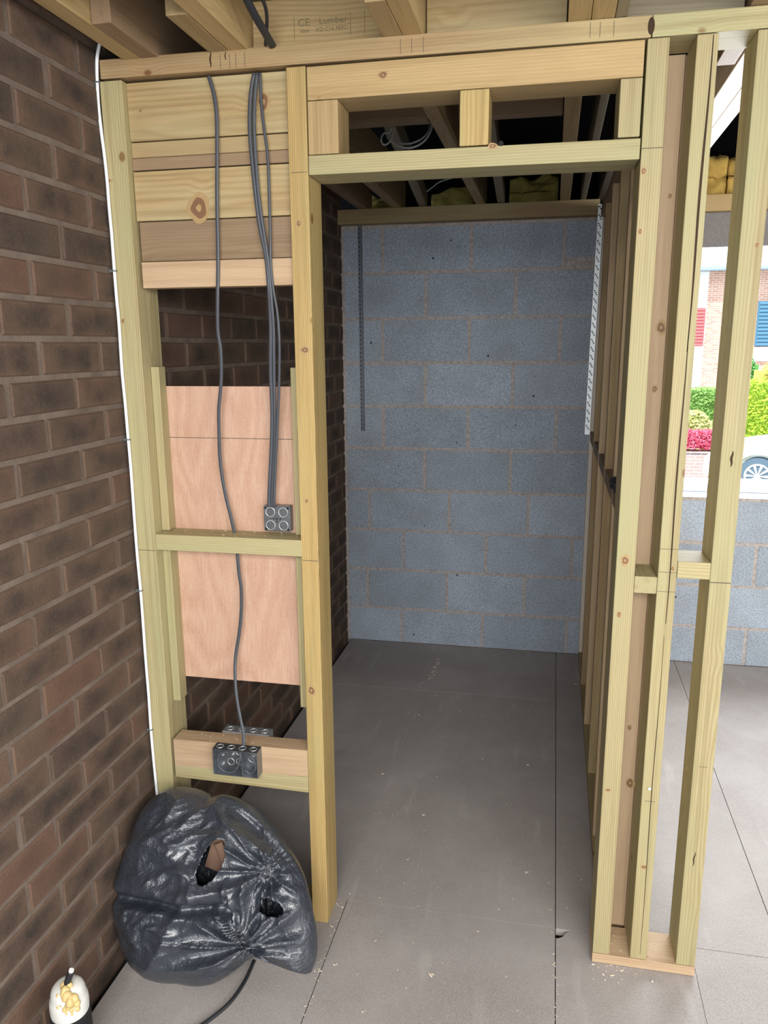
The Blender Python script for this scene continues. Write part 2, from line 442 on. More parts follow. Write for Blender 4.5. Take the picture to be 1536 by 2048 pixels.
# block wall at the back with the window opening
YB = 2.1474
ZB = .1994
def back_place(s, t, d): return Vector((s, YB-d, t))
perps = {9: .183, 8: .407, 7: .180, 6: .405, 5: .180, 4: .404, 3: .099, 2: .287, 1: .084, 0: .278}
irr = {3: [.099, .538, .954], 1: [.084, .529, .948]}
WX0, WX1, WZ0, WZ1 = 1.625, 3.10, .884, 2.072
def cut(r):
    s0, s1, t0, t1 = r
    if s1 <= WX0 or s0 >= WX1 or t1 <= WZ0+.01 or t0 >= WZ1+.001: return [r]
    out = []
    if s0 < WX0: out.append((s0, WX0, t0, t1))
    if s1 > WX1: out.append((WX1, s1, t0, t1))
    if t0 < WZ0-.02: out.append((max(s0, WX0), min(s1, WX1), t0, WZ0))
    return out
rects = []
for k in range(0, 10):
    t0 = (ZB+.225*(k-1)+.0065) if k else 0.0
    t1 = ZB+.225*k-.0065
    P = irr.get(k) or [perps[k]+.45*i for i in range(3)]
    P = [P[0]-.45]+P; 
    while P[-1] < 4.4: P.append(P[-1]+.45)
    for a, b_ in zip(P, P[1:]):
        a2 = max(a+.0065, -.022); b2 = min(b_-.0065, 4.25)
        if b2-a2 < .02: continue
        tt0 = t0+.042 if (k == 9 and 1.0 < a < 1.3) else t0
        rects += cut((a2, b2, tt0, t1))
rects = [((r[0], min(r[1], 1.49), r[2], r[3]) if (r[2] > 1.95 and r[0] < 1.49) else r) for r in rects if not (r[2] > 1.95 and r[0] > 1.45)]
mort = [(-.06, WX0, 0, 2.232), (WX0, WX1, 0, WZ0), (WX1, 4.3, 0, 2.232)]
def reveals(bm, tl):
    T = .30
    for q in (((WX0, YB, WZ0), (WX0, YB+T, WZ0), (WX0, YB+T, WZ1), (WX0, YB, WZ1)), ((WX1, YB, WZ0), (WX1, YB+T, WZ0), (WX1, YB+T, WZ1), (WX1, YB, WZ1)),
              ((WX0, YB, WZ0), (WX1, YB, WZ0), (WX1, YB+T, WZ0), (WX0, YB+T, WZ0)),
              ((-1, YB+T, -1.4), (WX0, YB+T, -1.4), (WX0, YB+T, 2.3), (-1, YB+T, 2.3)), ((WX1, YB+T, -1.4), (5, YB+T, -1.4), (5, YB+T, 2.3), (WX1, YB+T, 2.3)),
              ((WX0, YB+T, -1.4), (WX1, YB+T, -1.4), (WX1, YB+T, WZ0), (WX0, YB+T, WZ0))):
        bm.faces.new([bm.verts.new(Vector(p)) for p in q])[tl] = .5
o = masonry('wall_back', rects, back_place, M['block'], .0015, .0015, mort, reveals)
lab(o, 'blue-grey concrete block wall with pinkish mortar and a window opening', 'wall', kind='structure')
o = timber('trim_1', 1.50, 3.22, YB-.004, YB+.298, WZ1+.006, 2.232, 'lintel')
lab(o, 'rough grey concrete lintel over the window opening', 'lintel', kind='structure')

# the rest of the shell, mostly out of view
def slab(name, x0, x1, y0, y1, z0, z1, mat, label, cat):
    bm = bmesh.new(); bbox(bm, x0, x1, y0, y1, z0, z1)
    return lab(finish(name, bm, M[mat]), label, cat, kind='structure')
slab('ceiling', -.6, 4.6, -3.9, 2.9, 3.08, 3.14, 'felt', 'roof felt high above the open joists, coloured near-black for the unlit void', 'ceiling')
slab('wall_right', 4.25, 4.4, -3.8, 2.5, -.1, 3.08, 'plaster', 'plain wall far beyond the stud partition', 'wall')
bm = bmesh.new()
for q in ((-.3, -.15, -3.8, -3.65, -.1, 3.08), (-.15, 2.6, -3.8, -3.65, 2.10, 3.08), (2.6, 4.4, -3.8, -3.65, -.1, 3.08)): bbox(bm, *q)
lab(finish('wall_front', bm, M['plaster']), 'wall with a wide doorway opening to the daylight', 'wall', kind='structure')
slab('trim_2', -.3, 4.4, 2.36, 2.45, 2.232, 3.08, 'felt', 'near-black sheet standing for the unlit void at the eaves behind the insulation', 'lining')

# floor: chipboard sheets with seams
sk = lambda x, y: x+.022*y
bm = bmesh.new()
def sheet(poly):
    top = [bm.verts.new((sk(x, y), y, 0)) for x, y in poly]; bot = [bm.verts.new((sk(x, y), y, -.022)) for x, y in poly]
    bm.faces.new(top); bm.faces.new(bot[::-1])
    for k in range(len(poly)): bm.faces.new((top[k], bot[k], bot[(k+1) % len(poly)], top[(k+1) % len(poly)]))
G1 = .0012
def rect_sheet(x0, x1, y0, y1): sheet([(x0+G1, y0+G1), (x1-G1, y0+G1), (x1-G1, y1-G1), (x0+G1, y1-G1)])
rect_sheet(-.062, .466, -3.6, .103); rect_sheet(.466, 1.081, -3.6, .103)
sheet([(1.081+G1, -3.6), (1.446, -3.6), (1.446, .103-G1), (1.122, .103-G1), (1.110, .092), (1.102, .076), (1.086, .066), (1.081+G1, .068)])
rect_sheet(1.446, 2.7, -3.6, .103); rect_sheet(2.7, 4.25, -3.6, .103)
rect_sheet(-.062, 1.081, .103, 1.56); rect_sheet(-.062, 1.081, 1.56, 2.144); rect_sheet(1.081, 1.69, .103, 2.144)
rect_sheet(1.69, 2.9, .103, 2.144); rect_sheet(2.9, 4.2, .103, 2.144)
lab(finish('floor', bm, M['floor']), 'grey-brown chipboard floor sheets with dusty seams', 'floor', kind='structure')
slab('trim_3', -.6, 4.4, -3.7, 2.3, -.10, -.03, 'rebate', 'dark void under the floor sheets, seen in the gap along the brick wall', 'subfloor')

# ------------------------------------------------------------------ front stud partition
D = .110
part = empty('stud_partition', (.68, .05, 0))
lab(part, 'front timber stud partition with a tall door opening and infill boards beside the brick wall', 'partition')
T = lambda n, *a, **k: timber(n, *a, parent=part, **k)
T('top_plate', -.074, 1.184, 0, D, 2.261, 2.303, 'tan', warp=lambda p: (p.x, p.y, p.z+(.006 if p.x < .5 else 0)))
T('top_plate', 1.186, 2.60, 0, D, 2.261, 2.303, 'green')
T('bottom_plate', -.074, .388, 0, D, .001, .030, 'yellow')
T('bottom_plate', 1.177, 1.440, -.002, D, .001, .028, 'pinkw')
T('stud', -.077, -.020, 0, D, .031, 2.262, 'green')
T('stud', .390, .436, 0, D, .001, 2.260, 'yellow')
T('stud', 1.178, 1.222, 0, D, .029, 2.259, 'green')
T('stud', 1.275, 1.3175, 0, D, .029, 2.259, 'green')
T('stud', 1.392, 1.4395, 0, D, .029, 2.259, 'green')
T('header', .4385, 1.173, .001, D-.002, 2.188, 2.258, 'honey')
T('lower_header', .4375, 1.1755, .000, D, 2.029, 2.071, 'green', warp=lambda p: (p.x, p.y, p.z-.004*(p.x-.44)))
T('cripple_stud', .4385, .510, .001, D-.002, 2.0725, 2.1865, 'honey')
T('cripple_stud', .788, .852, .001, D-.002, 2.0725, 2.1865, 'yellow')
T('cripple_stud', 1.128, 1.173, .001, D-.002, 2.0715, 2.1865, 'green')
T('noggin', -.0195, .393, 0, .077, 1.103, 1.147, 'green')
T('noggin', -.012, .3895, 0.001, .060, .457, .541, 'pinkw', warp=lambda p: (p.x, p.y, p.z+.006*(p.x)/.4))
T('noggin', -.012, .3895, .001, .048, .421, .4575, 'green', warp=lambda p: (p.x, p.y, p.z+(.010*(p.x)/.4 if p.z > .44 else -.004*(p.x)/.4)))
T('noggin', 1.2225, 1.2745, 0, D, 1.053, 1.095, 'green', axis='y')
T('noggin', 1.318, 1.3915, -.001, D, 1.095, 1.136, 'green', axis='x')
# solid packing boards between the two left-hand studs
T('packing_board', -.0195, .3885, .020, .062, 2.130, 2.260, 'board')
T('packing_board', -.0195, .3885, .024, .100, 2.093, 2.128, 'tan')
T('packing_board', -.0195, .3885, .022, .100, 2.064, 2.092, 'brown')
T('packing_board', -.0175, .3885, .020, .062, 1.946, 2.061, 'board')
T('packing_board', -.012, .3885, .022, .066, 1.850, 1.944, 'brown')
T('packing_board', -.010, .3885, .014, .058, 1.785, 1.848, 'pinkw')
# battens that carry the plywood
T('batten', -.0195, .003, .040, .078, 1.148, 1.589, 'green')
T('batten', -.0195, .003, .034, .078, .645, 1.101, 'green')
T('batten', .360, .3895, .050, .078, 1.148, 1.586, 'green')
T('batten', .358, .3895, .050, .078, .650, 1.101, 'green')
# cracks, pencil marks and fixings on the studs
M['knot_halo'] = plain('knot_halo', (.37, .25, .115), .6, var=.3, scale=300)
M['knot_core'] = plain('knot_core', (.19, .095, .045), .6, var=.35, scale=400)
def knots(o, spots, y=0.):
    """knots that belong to the grain of one timber, on its face at depth y"""
    iv = world_of(o).inverted(); bm = bmesh.new(); bm.from_mesh(o.data)
    for u, v, r, ex in spots:
        c = at(u, v, 'y', y)
        for kk, (f, d) in enumerate(((1.5, .0003), (1.0, .00045), (.35, .0006))):
            n = 22; ph = random.random()*6
            A = [bm.verts.new(iv @ Vector((c.x+r*f*ex[0]*math.cos(t)*(1+.14*math.sin(3*t+ph)), y-d, c.z+r*f*ex[1]*math.sin(t)*(1+.14*math.sin(2*t+ph))))) for t in [2*math.pi*k/n for k in range(n)]]
            bm.faces.new(A[::-1]).material_index = (1, 2, 1)[kk]
    bm.to_mesh(o.data); bm.free(); o.data.materials.append(M['knot_halo']); o.data.materials.append(M['knot_core'])
def kids(nm): return [o for o in COL.objects if o.parent == part and o.name.split('.')[0] == nm]
V_, H_ = (.8, 1.15), (1.2, .8)
st_ = kids('stud')
knots(st_[0], [(246, 642, .004, V_), (214, 362, .006, (1.6, .6))])
knots(st_[1], [(623, 1381, .0095, V_), (597, 447, .005, V_), (613, 1002, .004, V_), (610, 700, .008, (1.1, .7))])
knots(st_[2], [(1250, 1121, .0085, V_), (1238, 1229, .005, V_), (1280, 463, .004, V_), (1287, 342, .005, V_), (1216, 1580, .004, H_)])
knots(st_[3], [(1345, 1137, .004, V_), (1288, 1734, .005, H_)])
knots(st_[4], [(1514, 490, .004, V_)])
pb = kids('packing_board')
knots(pb[0], [(527, 204, .014, V_), (281, 221, .003, V_)], .020); knots(pb[3], [(398, 416, .020, (1., 1.1))], .020)
knots(kids('header')[0], [(766, 150, .007, H_)], .001)
knots(kids('lower_header')[0], [(985, 292, .006, H_)])
def mark(x0, x1, z0, z1, mat='pencil', y=-.0006, nm='pencil_mark', wv=0.):
    bm = bmesh.new(); n = 14
    ww = max(abs(x1-x0), abs(z1-z0)) > .25
    if wv:
        ps = []
        for k in range(n+1):
            t = k/n; w = (.0012+.0022*math.sin(math.pi*t))*wv
            x = x0+(x1-x0)*t+math.sin(t*9)*.001; z = z0+(z1-z0)*t
            ps.append((x, z, w))
        A = [bm.verts.new((x-w/2, y, z)) for x, z, w in ps]; B = [bm.verts.new((x+w/2, y, z)) for x, z, w in ps]
        A2 = [bm.verts.new((x-w/2, y+.0005, z)) for x, z, w in ps]; B2 = [bm.verts.new((x+w/2, y+.0005, z)) for x, z, w in ps]
        for k in range(n):
            bm.faces.new((A[k], B[k], B[k+1], A[k+1])); bm.faces.new((A2[k], A2[k+1], B2[k+1], B2[k]))
            bm.faces.new((A[k], A[k+1], A2[k+1], A2[k])); bm.faces.new((B[k], B2[k], B2[k+1], B[k+1]))
    else:
        bbox(bm, min(x0, x1), max(x0, x1), y, y+.0005, min(z0, z1), max(z0, z1))
    return finish(nm, bm, M[mat], part)
mark(1.302, 1.306, 1.62, 2.256, 'crack', nm='crack', wv=1.5)
mark(1.301, 1.302, .98, 1.66, 'crack', nm='crack', wv=1.1)
mark(1.300, 1.299, .045, .95, 'crack', nm='crack', wv=.6)
mark(1.415, 1.416, 1.365, 1.40, 'crack', nm='crack', wv=1.6)
mark(1.412, 1.415, .33, .37, 'crack', nm='crack', wv=.9)
for z in (2.035, ): mark(.395, .434, z, z+.0012)
mark(1.179, 1.222, 2.046, 2.0475); mark(-.076, -.022, 1.100, 1.1015); mark(.394, .435, 1.093, 1.0945)
mark(1.276, 1.317, 1.165, 1.166); mark(1.276, 1.317, 1.108, 1.109); mark(1.276, 1.317, 1.060, 1.061); mark(1.393, 1.439, 1.088, 1.090)
mark(1.405, 1.425, .61, .611); mark(1.283, 1.308, .50, .501)
for x in (.232, .255, .270, .292, .655, .680, .706, 1.060, 1.080, 1.108):
    mark(x, x+.001, 2.268, 2.298)
bm = bmesh.new(); c = at(1299, 1577, 'y', -.001); disc(bm, (c.x, -.0005, c.z), .0042, (0, -1, 0), .0025)
lab(finish('screw', bm, M['galv_bright'], part), 'silver screw head')
mark(.208, .2095, 2.272, 2.306, 'crack', nm='crack', wv=1.2); mark(.245, .246, 2.285, 2.303, 'crack', nm='crack', wv=.8)
bm = bmesh.new(); c = at(1002, 287, 'y', 0); disc(bm, (c.x, .0002, c.z), .0055, (0, -1, 0), .0008)
lab(finish('drilled_hole', bm, M['hole'], part), 'dark drilled notch')
bm = bmesh.new(); c = at(1202, 28, 'y', 0)
disc(bm, (1.183, .0003, 2.282), .007, (0, -1, 0), .0006)
for v in bm.verts: v.co.z = 2.282+(v.co.z-2.282)*2.4
finish('knot', bm, M['crack'], part)

# ------------------------------------------------------------------ return partition along the right of the opening
RX = lambda y: 1.198+.0215*y
rp = empty('stud_partition', (1.25, 1.1, 0))
lab(rp, 'shadowed timber stud partition running back from the door opening to the block wall', 'partition')
skw = lambda p: (p.x+RX(p.y), p.y, p.z)
Tr = lambda n, *a, **k: timber(n, *a, parent=rp, warp=skw, **k)
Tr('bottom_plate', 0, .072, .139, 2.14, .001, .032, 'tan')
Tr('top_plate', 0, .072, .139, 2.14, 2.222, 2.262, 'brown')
ys = [2.095, 1.690, 1.290, .900, .510]
cols = ['lit', 'tan', 'pale', 'tan', 'pale']
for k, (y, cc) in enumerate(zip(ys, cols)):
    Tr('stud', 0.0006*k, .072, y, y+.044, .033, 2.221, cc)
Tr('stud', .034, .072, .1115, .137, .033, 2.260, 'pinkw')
Y2 = [.139]+[y+.0445 for y in ys[::-1]]; Y1 = [y-.0005 for y in ys[::-1]]
rst = [o for o in COL.objects if o.parent == rp and o.name.startswith('stud')]
knots(rst[-1], [(1322, 655, .010, V_), (1309, 778, .006, V_), (1260, 1566, .010, V_), (1259, 1455, .005, V_), (1340, 392, .004, V_)], .1115)
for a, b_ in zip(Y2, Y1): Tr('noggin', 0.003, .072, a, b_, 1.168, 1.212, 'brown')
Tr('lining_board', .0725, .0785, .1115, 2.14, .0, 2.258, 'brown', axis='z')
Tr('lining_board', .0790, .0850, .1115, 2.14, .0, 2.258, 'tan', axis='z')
bm = bmesh.new(); bmesh.ops.create_icosphere(bm, subdivisions=3, radius=1)
for v in bm.verts:
    n = noise.noise(v.co*2.7); v.co = Vector((RX(.47)+.006+v.co.x*.012*(1+n), .470+v.co.y*.022*(1+n), 1.232+v.co.z*.022*(1+.6*n)))
lab(finish('rag', bm, M['cable_black']), 'scrap of black plastic lying on the shadowed noggin behind the door-side stud', 'plastic scrap')

# perforated metal strips
def strip(name, c0, c1, w, mat, label, holes, nx):
    """c0 top, c1 bottom point of the left edge; folded strip with punched holes"""
    bm = bmesh.new(); c0, c1 = Vector(c0), Vector(c1); d = (c1-c0); L = d.length; d.normalize()
    r = Vector((1, 0, 0)); r = (r-d*r.dot(d)).normalized(); f = Vector((0, -1, 0))
    vs = []
    for e in (c0, c1):
        vs.append([bm.verts.new(p) for p in (e, e+r*w, e+r*w+f*.0016, e+f*.0016)])
        vs[-1] += [bm.verts.new(e+r*w+f*.0016), bm.verts.new(e+r*w+f*.010), bm.verts.new(e+r*(w-.0015)+f*.010), bm.verts.new(e+r*(w-.0015)+f*.0016)]
    for o_ in (0, 4):
        for k in range(4): bm.faces.new((vs[0][o_+k], vs[0][o_+(k+1) % 4], vs[1][o_+(k+1) % 4], vs[1][o_+k]))
        bm.faces.new(vs[0][o_:o_+4]); bm.faces.new(vs[1][o_:o_+4][::-1])
    n = int(L/holes)
    t = .012; i = 0
    while t < L-.01:
        for q in range(nx):
            c = c0+d*(t+q*.0085)+r*w*(.28+.2*q)+f*.0017
            disc(bm, c, .0034, f, .0004, 10, mi=1)
        t += holes
    o = finish(name, bm, [M[mat], M['hole']]); lab(o, label, 'metal strip'); return o
a = at(1197, 408, 'y', 2.085); b_ = at(1169, 869, 'y', 2.085)
strip('perforated_strip', (a.x, 2.085, a.z), (b_.x, 2.085, b_.z), .024, 'galv_bright', 'bright white perforated metal strip fixed to the far end of the shadowed studs', .038, 3)
a = at(715, 425, 'y', YB-.006); b_ = at(722, 862, 'y', YB-.006)
strip('perforated_strip', (a.x, YB-.006, a.z), (b_.x, YB-.006, b_.z), .022, 'galv_dark', 'dull dark perforated metal strip hanging down the block wall near the brick corner', .022, 1)
cable('tie_wire', [at(1196, 414, 'y', 2.07), at(1205, 408, 'y', 2.06), at(1214, 400, 'y', 2.05)], .0012, 'cable_black')
lab(COL.objects['tie_wire'], 'short black wire crossing the top of the bright metal strip', 'wire')

# ------------------------------------------------------------------ plates, joists, blocking overhead
o = timber('wall_plate', -.036, 1.236, YB-.062, YB+.05, 2.2335, 2.3035, 'tan')
lab(o, 'brown timber wall plate lying on the block wall inside the door opening', 'wall plate')
o = timber('wall_plate', 1.345, 4.2, YB-.050, YB+.05, 2.2335, 2.3035, 'honey')
lab(o, 'lit honey-coloured timber wall plate above the concrete lintel', 'wall plate')
def joist(x, w, y0, y1, mat, label, z0=2.304, h=.195, s=.0185, group=None):
    o = timber('ceiling_joist', x, x+w, y0, y1, z0, z0+h, mat, warp=lambda p: (p.x+s*p.y, p.y, p.z))
    return lab(o, label, 'joist', group)
joist(-.012, .045, -3.6, .16, 'honey', 'pale ceiling joist closest to the brick wall, running towards the room')
joist(.034, .045, -.200, 2.2, 'brown', 'ceiling joist with a sawn end against the joist beside the brick wall')
joist(.205, .047, -.205, 2.2, 'tan', 'ceiling joist whose sawn end shows left of the dark cable bundle')
joist(.254, .047, -3.6, .16, 'honey', 'pale ceiling joist just left of the dark cable bundle, running towards the room')
joist(.617, .043, -.180, 2.2, 'tan', 'ceiling joist with a pale sawn end above the door header')
joist(.661, .045, -3.6, .16, 'honey', 'pale ceiling joist above the door header, running towards the room')
joist(1.014, .047, -.6, 2.2, 'honey', 'ceiling joist over the door-side end of the header, orange underside')
joist(1.062, .047, -3.6, .16, 'honey', 'paler ceiling joist of the pair above the header end, nearest the dark knot')
joist(1.110, .024, -3.6, 2.2, 'grim', 'thin grey ceiling timber fixed to the joist pair near the knot in the plate', h=.12)
joist(1.190, .045, .05, 2.2, 'darkj', 'deep ceiling joist coloured dark for shade, directly over the shadowed return partition')
joist(1.372, .045, -3.6, .35, 'brown', 'brown ceiling joist above the gap between the split studs')
# lit joist pair near the window, its brightness put into the wood colour
a = at(1492, 94, 'z', 2.304); b_ = at(1432, 185, 'z', 2.304); c = at(1490, 156, 'z', 2.304); d_ = at(1485, 200, 'z', 2.304)
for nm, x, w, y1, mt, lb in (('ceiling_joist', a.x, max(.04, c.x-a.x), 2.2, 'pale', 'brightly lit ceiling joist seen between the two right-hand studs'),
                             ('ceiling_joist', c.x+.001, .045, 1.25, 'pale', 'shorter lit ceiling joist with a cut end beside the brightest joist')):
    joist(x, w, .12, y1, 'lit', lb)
# pair of ceiling members inside
def free_timber(name, p0, p1, w, h, mat, label, cat='joist'):
    p0, p1 = Vector(p0), Vector(p1); L = (p1-p0).length; dx = (p1-p0).normalized()
    zz = Vector((0, 0, 1)); yy = zz.cross(dx).normalized(); zz = dx.cross(yy)
    bm = bmesh.new(); bmesh.ops.create_cube(bm, size=1)
    for v in bm.verts: v.co = Vector((v.co.x*L, v.co.y*w, v.co.z*h))
    bmesh.ops.bevel(bm, geom=bm.edges[:], offset=.0018, segments=2, affect='EDGES')
    me = bpy.data.meshes.new(name); bm.to_mesh(me); bm.free()
    o = link(name, me, M[mat]); R = Matrix((dx, yy, zz)).transposed().to_4x4()
    o.matrix_basis = Matrix.Translation((p0+p1)/2) @ R
    return lab(o, label, cat)
free_timber('ceiling_timber', (.392, 2.15, 2.345), (.470, .76, 2.395), .038, .08, 'grim', 'slim greenish ceiling timber crossing the dark loft behind the hanging white wires')
free_timber('ceiling_timber', (.775, 2.15, 2.345), (.800, .76, 2.36), .034, .08, 'grim', 'slim grey ceiling timber behind the middle block over the door')
for (x0, x1, lb) in ((.302, .618, 'blocking timber between loft joists, behind the hanging white wires'), (.712, 1.024, 'blocking timber with knots between loft joists, right of the middle block')):
    o = timber('joist_blocking', x0, x1, .700, .745, 2.318, 2.40, 'brown'); lab(o, lb, 'blocking')
o = timber('joist_blocking', .615, .672, .640, .698, 2.325, 2.375, 'pale', axis='y'); lab(o, 'short pale timber end fixed by the loft blocking, over the door opening', 'blocking')
for (x0, x1, mt, z1, lb) in ((.303, .615, 'board', 2.412, 'stamped blocking timber on the top plate beside the dark cables'),
                         (.709, 1.012, 'board', 2.45, 'greenish blocking timber on the top plate above the header'),
                         (1.136, 1.368, 'grim', 2.46, 'brown mottled blocking timber on the top plate above the door-side stud'),
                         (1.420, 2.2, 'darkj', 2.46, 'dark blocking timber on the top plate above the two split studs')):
    o = timber('joist_blocking', x0, x1, .030, .072, 2.3035, z1, mt); lab(o, lb, 'blocking')
# faint CE grade stamp on the blocking
st = COL.objects['joist_blocking.001'] if 'joist_blocking.001' in COL.objects else None
blk = [o for o in COL.objects if o.get('label', '').startswith('stamped blocking')][0]
def text(body, x, y, z, size, mat, parent, w=0, font_scale=1.):
    cu = bpy.data.curves.new('stamp', 'FONT'); cu.body = body; cu.size = size; cu.extrude = .0002
    t = bpy.data.objects.new('stamp_tmp', cu); COL.objects.link(t)
    dg = bpy.context.evaluated_depsgraph_get(); me = bpy.data.meshes.new_from_object(t.evaluated_get(dg))
    bpy.data.objects.remove(t); me.materials.clear()
    for v in me.vertices: v.co = Vector((v.co.x*font_scale, -v.co.z, v.co.y))
    o = link('grade_stamp', me, M[mat]); o.location = (x, y, z); setpar(o, parent); return o
text('CE', .412, .0293, 2.352, .022, 'stamp', blk, font_scale=1.1)
text('0064', .418, .0293, 2.338, .010, 'stamp', blk)
text('Lumber', .462, .0293, 2.353, .018, 'stamp', blk, font_scale=1.2)
text('KD C16 PEFC', .455, .0293, 2.338, .012, 'stamp', blk, font_scale=1.05)
for x in (.403, .535, .568):
    bm = bmesh.new(); bbox(bm, x, x+.0012, .0293, .0297, 2.325, 2.372); finish('grade_stamp', bm, M['stamp'], blk)

# insulation batts over the block wall
def batt(x0, x1, z0, z1, mat, label, y0=2.20, seed=0):
    bm = bmesh.new(); bmesh.ops.create_cube(bm, size=1)
    bmesh.ops.subdivide_edges(bm, edges=bm.edges[:], cuts=14, use_grid_fill=True)
    for v in bm.verts:
        p = v.co.copy()
        q = Vector(((x0+x1)/2+p.x*(x1-x0), y0+.07+p.y*.14, (z0+z1)/2+p.z*(z1-z0)))
        n = noise.turbulence(q*9+Vector((seed, 0, 0)), 4, False)
        soft = 1-.35*max(0, (abs(p.x)*2)**6)*max(0, (abs(p.z)*2)**6)
        q.y += .03*(1-soft)*2 - (n-.5)*.035; q.z += (n-.6)*.03*(1 if p.z > 0 else 0); 
        v.co = q
    o = finish('insulation_batt', bm, M[mat], smooth=True); lab(o, label, 'insulation'); return o
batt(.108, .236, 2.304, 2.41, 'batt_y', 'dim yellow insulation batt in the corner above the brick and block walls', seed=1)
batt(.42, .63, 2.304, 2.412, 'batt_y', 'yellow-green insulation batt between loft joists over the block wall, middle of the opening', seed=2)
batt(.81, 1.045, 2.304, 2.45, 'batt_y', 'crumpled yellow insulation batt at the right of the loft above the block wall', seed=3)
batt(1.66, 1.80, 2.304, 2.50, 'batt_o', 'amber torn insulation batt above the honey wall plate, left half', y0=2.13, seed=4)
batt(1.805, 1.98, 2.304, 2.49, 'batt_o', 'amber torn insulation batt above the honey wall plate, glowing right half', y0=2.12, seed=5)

# ------------------------------------------------------------------ plywood panel
bm = bmesh.new(); bbox(bm, -.018, .388, .0785, .0905, .702, 1.537, ch=.0006)
for zz in (1.399,): bbox(bm, -.0175, .3875, .0779, .0786, zz, zz+.0016, mi=1)
o = finish('plywood_panel', bm, [M['ply'], M['pencil']]); lab(o, 'pinkish plywood panel fixed behind the studs with a pencil line across it', 'plywood')

# ------------------------------------------------------------------ metal back boxes
def knock(bm, c, r, n, mi=1): ring(bm, c, r, .0008, n, mi=mi)
bx = empty('electrical_box', (.312, .06, 1.155))
lab(bx, 'single metal back box with four round knockouts poking through the plywood', 'electrical box')
bm = bmesh.new(); bbox(bm, .272, .346, .052, .0975, 1.155, 1.225, ch=.002)
finish('body', bm, M['galv'], bx)
for dx in (.291, .327):
    for dz in (1.172, 1.208):
        bm = bmesh.new(); ring(bm, (dx, .0515, dz), .0125, .0009, (0, -1, 0)); finish('knockout', bm, M['galv_bright'], bx)
for dx, dz, r in ((.278, 1.161, .003), (.340, 1.161, .003), (.278, 1.219, .003), (.340, 1.219, .0035), (.309, 1.190, .0025), (.300, 1.190, .002), (.318, 1.190, .002), (.309, 1.183, .002)):
    bm = bmesh.new(); disc(bm, (dx, .0518, dz), r, (0, -1, 0), .0006, 10); finish('screw_hole', bm, M['hole'], bx)
def twin(label, x0, x1, y0, y1, z0, z1, open_front, nm):
    b = empty('electrical_box', ((x0+x1)/2, (y0+y1)/2, z0)); lab(b, label, 'electrical box')
    t = .0016; bm = bmesh.new()
    bbox(bm, x0, x1, y1-t, y1, z0, z1)
    bbox(bm, x0, x0+t, y0, y1-t, z0, z1); bbox(bm, x1-t, x1, y0, y1-t, z0, z1)
    bbox(bm, x0+t, x1-t, y0, y1-t, z0, z0+t); bbox(bm, x0+t, x1-t, y0, y1-t, z1-t, z1)
    if not open_front: bbox(bm, x0+t, x1-t, y0, y0+t, z0+t, z1-t)
    finish('body', bm, M[nm], b)
    n = 4 if x1-x0 > .1 else 2
    KS = [((x0+(x1-x0)*(k+.5)/n, (y0+y1)/2, z1+.0003), .0095, (0, 0, 1)) for k in range(n)]
    if open_front: KS += [((x0+(x1-x0)*dx, y1-t-.0006, z0+(z1-z0)*dz), .010, (0, -1, 0)) for dx, dz in ((.3, .3), (.5, .33), (.5, .72), (.78, .5))]
    for c, r_, n_ in KS:
        bm = bmesh.new(); ring(bm, c, r_, .0009, n_); finish('knockout', bm, M['galv_bright'], b)
    if open_front:
        for dx, dz in ((.12, .2), (.12, .55), (.62, .6), (.9, .2), (.36, .62), (.84, .62), (.84, .36)):
            c = (x0+(x1-x0)*dx, y1-t, z0+(z1-z0)*dz); bm = bmesh.new(); disc(bm, c, .0042, (0, -1, 0), .004, 10, r2=.003); finish('screw', bm, M['galv_bright'], b)
        bm = bmesh.new()                                   # partition between the two gangs
        bbox(bm, x0+.083, x0+.085, y0+.004, y1-t, z0+t, z1-t); finish('divider', bm, M[nm], b)
        pts = [(x0+.075, y0+.02, z1-.002), (x0+.078, y0+.006, z1-.03), (x0+.060, y0+.004, z0+.012), (x0+.030, y0+.004, z0+.010), (x0+.012, y0+.004, z0+.030), (x0+.02, y0+.006, z1-.016), (x0+.045, y0+.008, z1-.010)]
        cable('cable_tail', pts, .0036, 'cable_grey', parent=b)
        pts = [(x0+.080, y0+.02, z1-.004), (x0+.095, y0+.006, z1-.012), (x0+.118, y0+.004, z1-.02), (x0+.124, y0+.004, z0+.03), (x0+.108, y0+.004, z0+.010), (x0+.092, y0+.004, z0+.022)]
        cable('cable_tail', pts, .0036, 'cable_grey', parent=b)
    return b
twin('open double metal back box with coiled grey cable tails on the low noggin', .125, .256, -.036, -.0005, .468, .546, True, 'galv')
z = at(495, 1461, 'y', .095).z
M['galv_mid'] = metal_mat('pale_galvanised_steel', (.62, .65, .67), .45)
twin('double metal back box mostly hidden behind the low noggin', at(450, 1466, 'y', .08).x, at(541, 1466, 'y', .08).x, .063, .100, z-.062, z+.010, False, 'galv_mid')

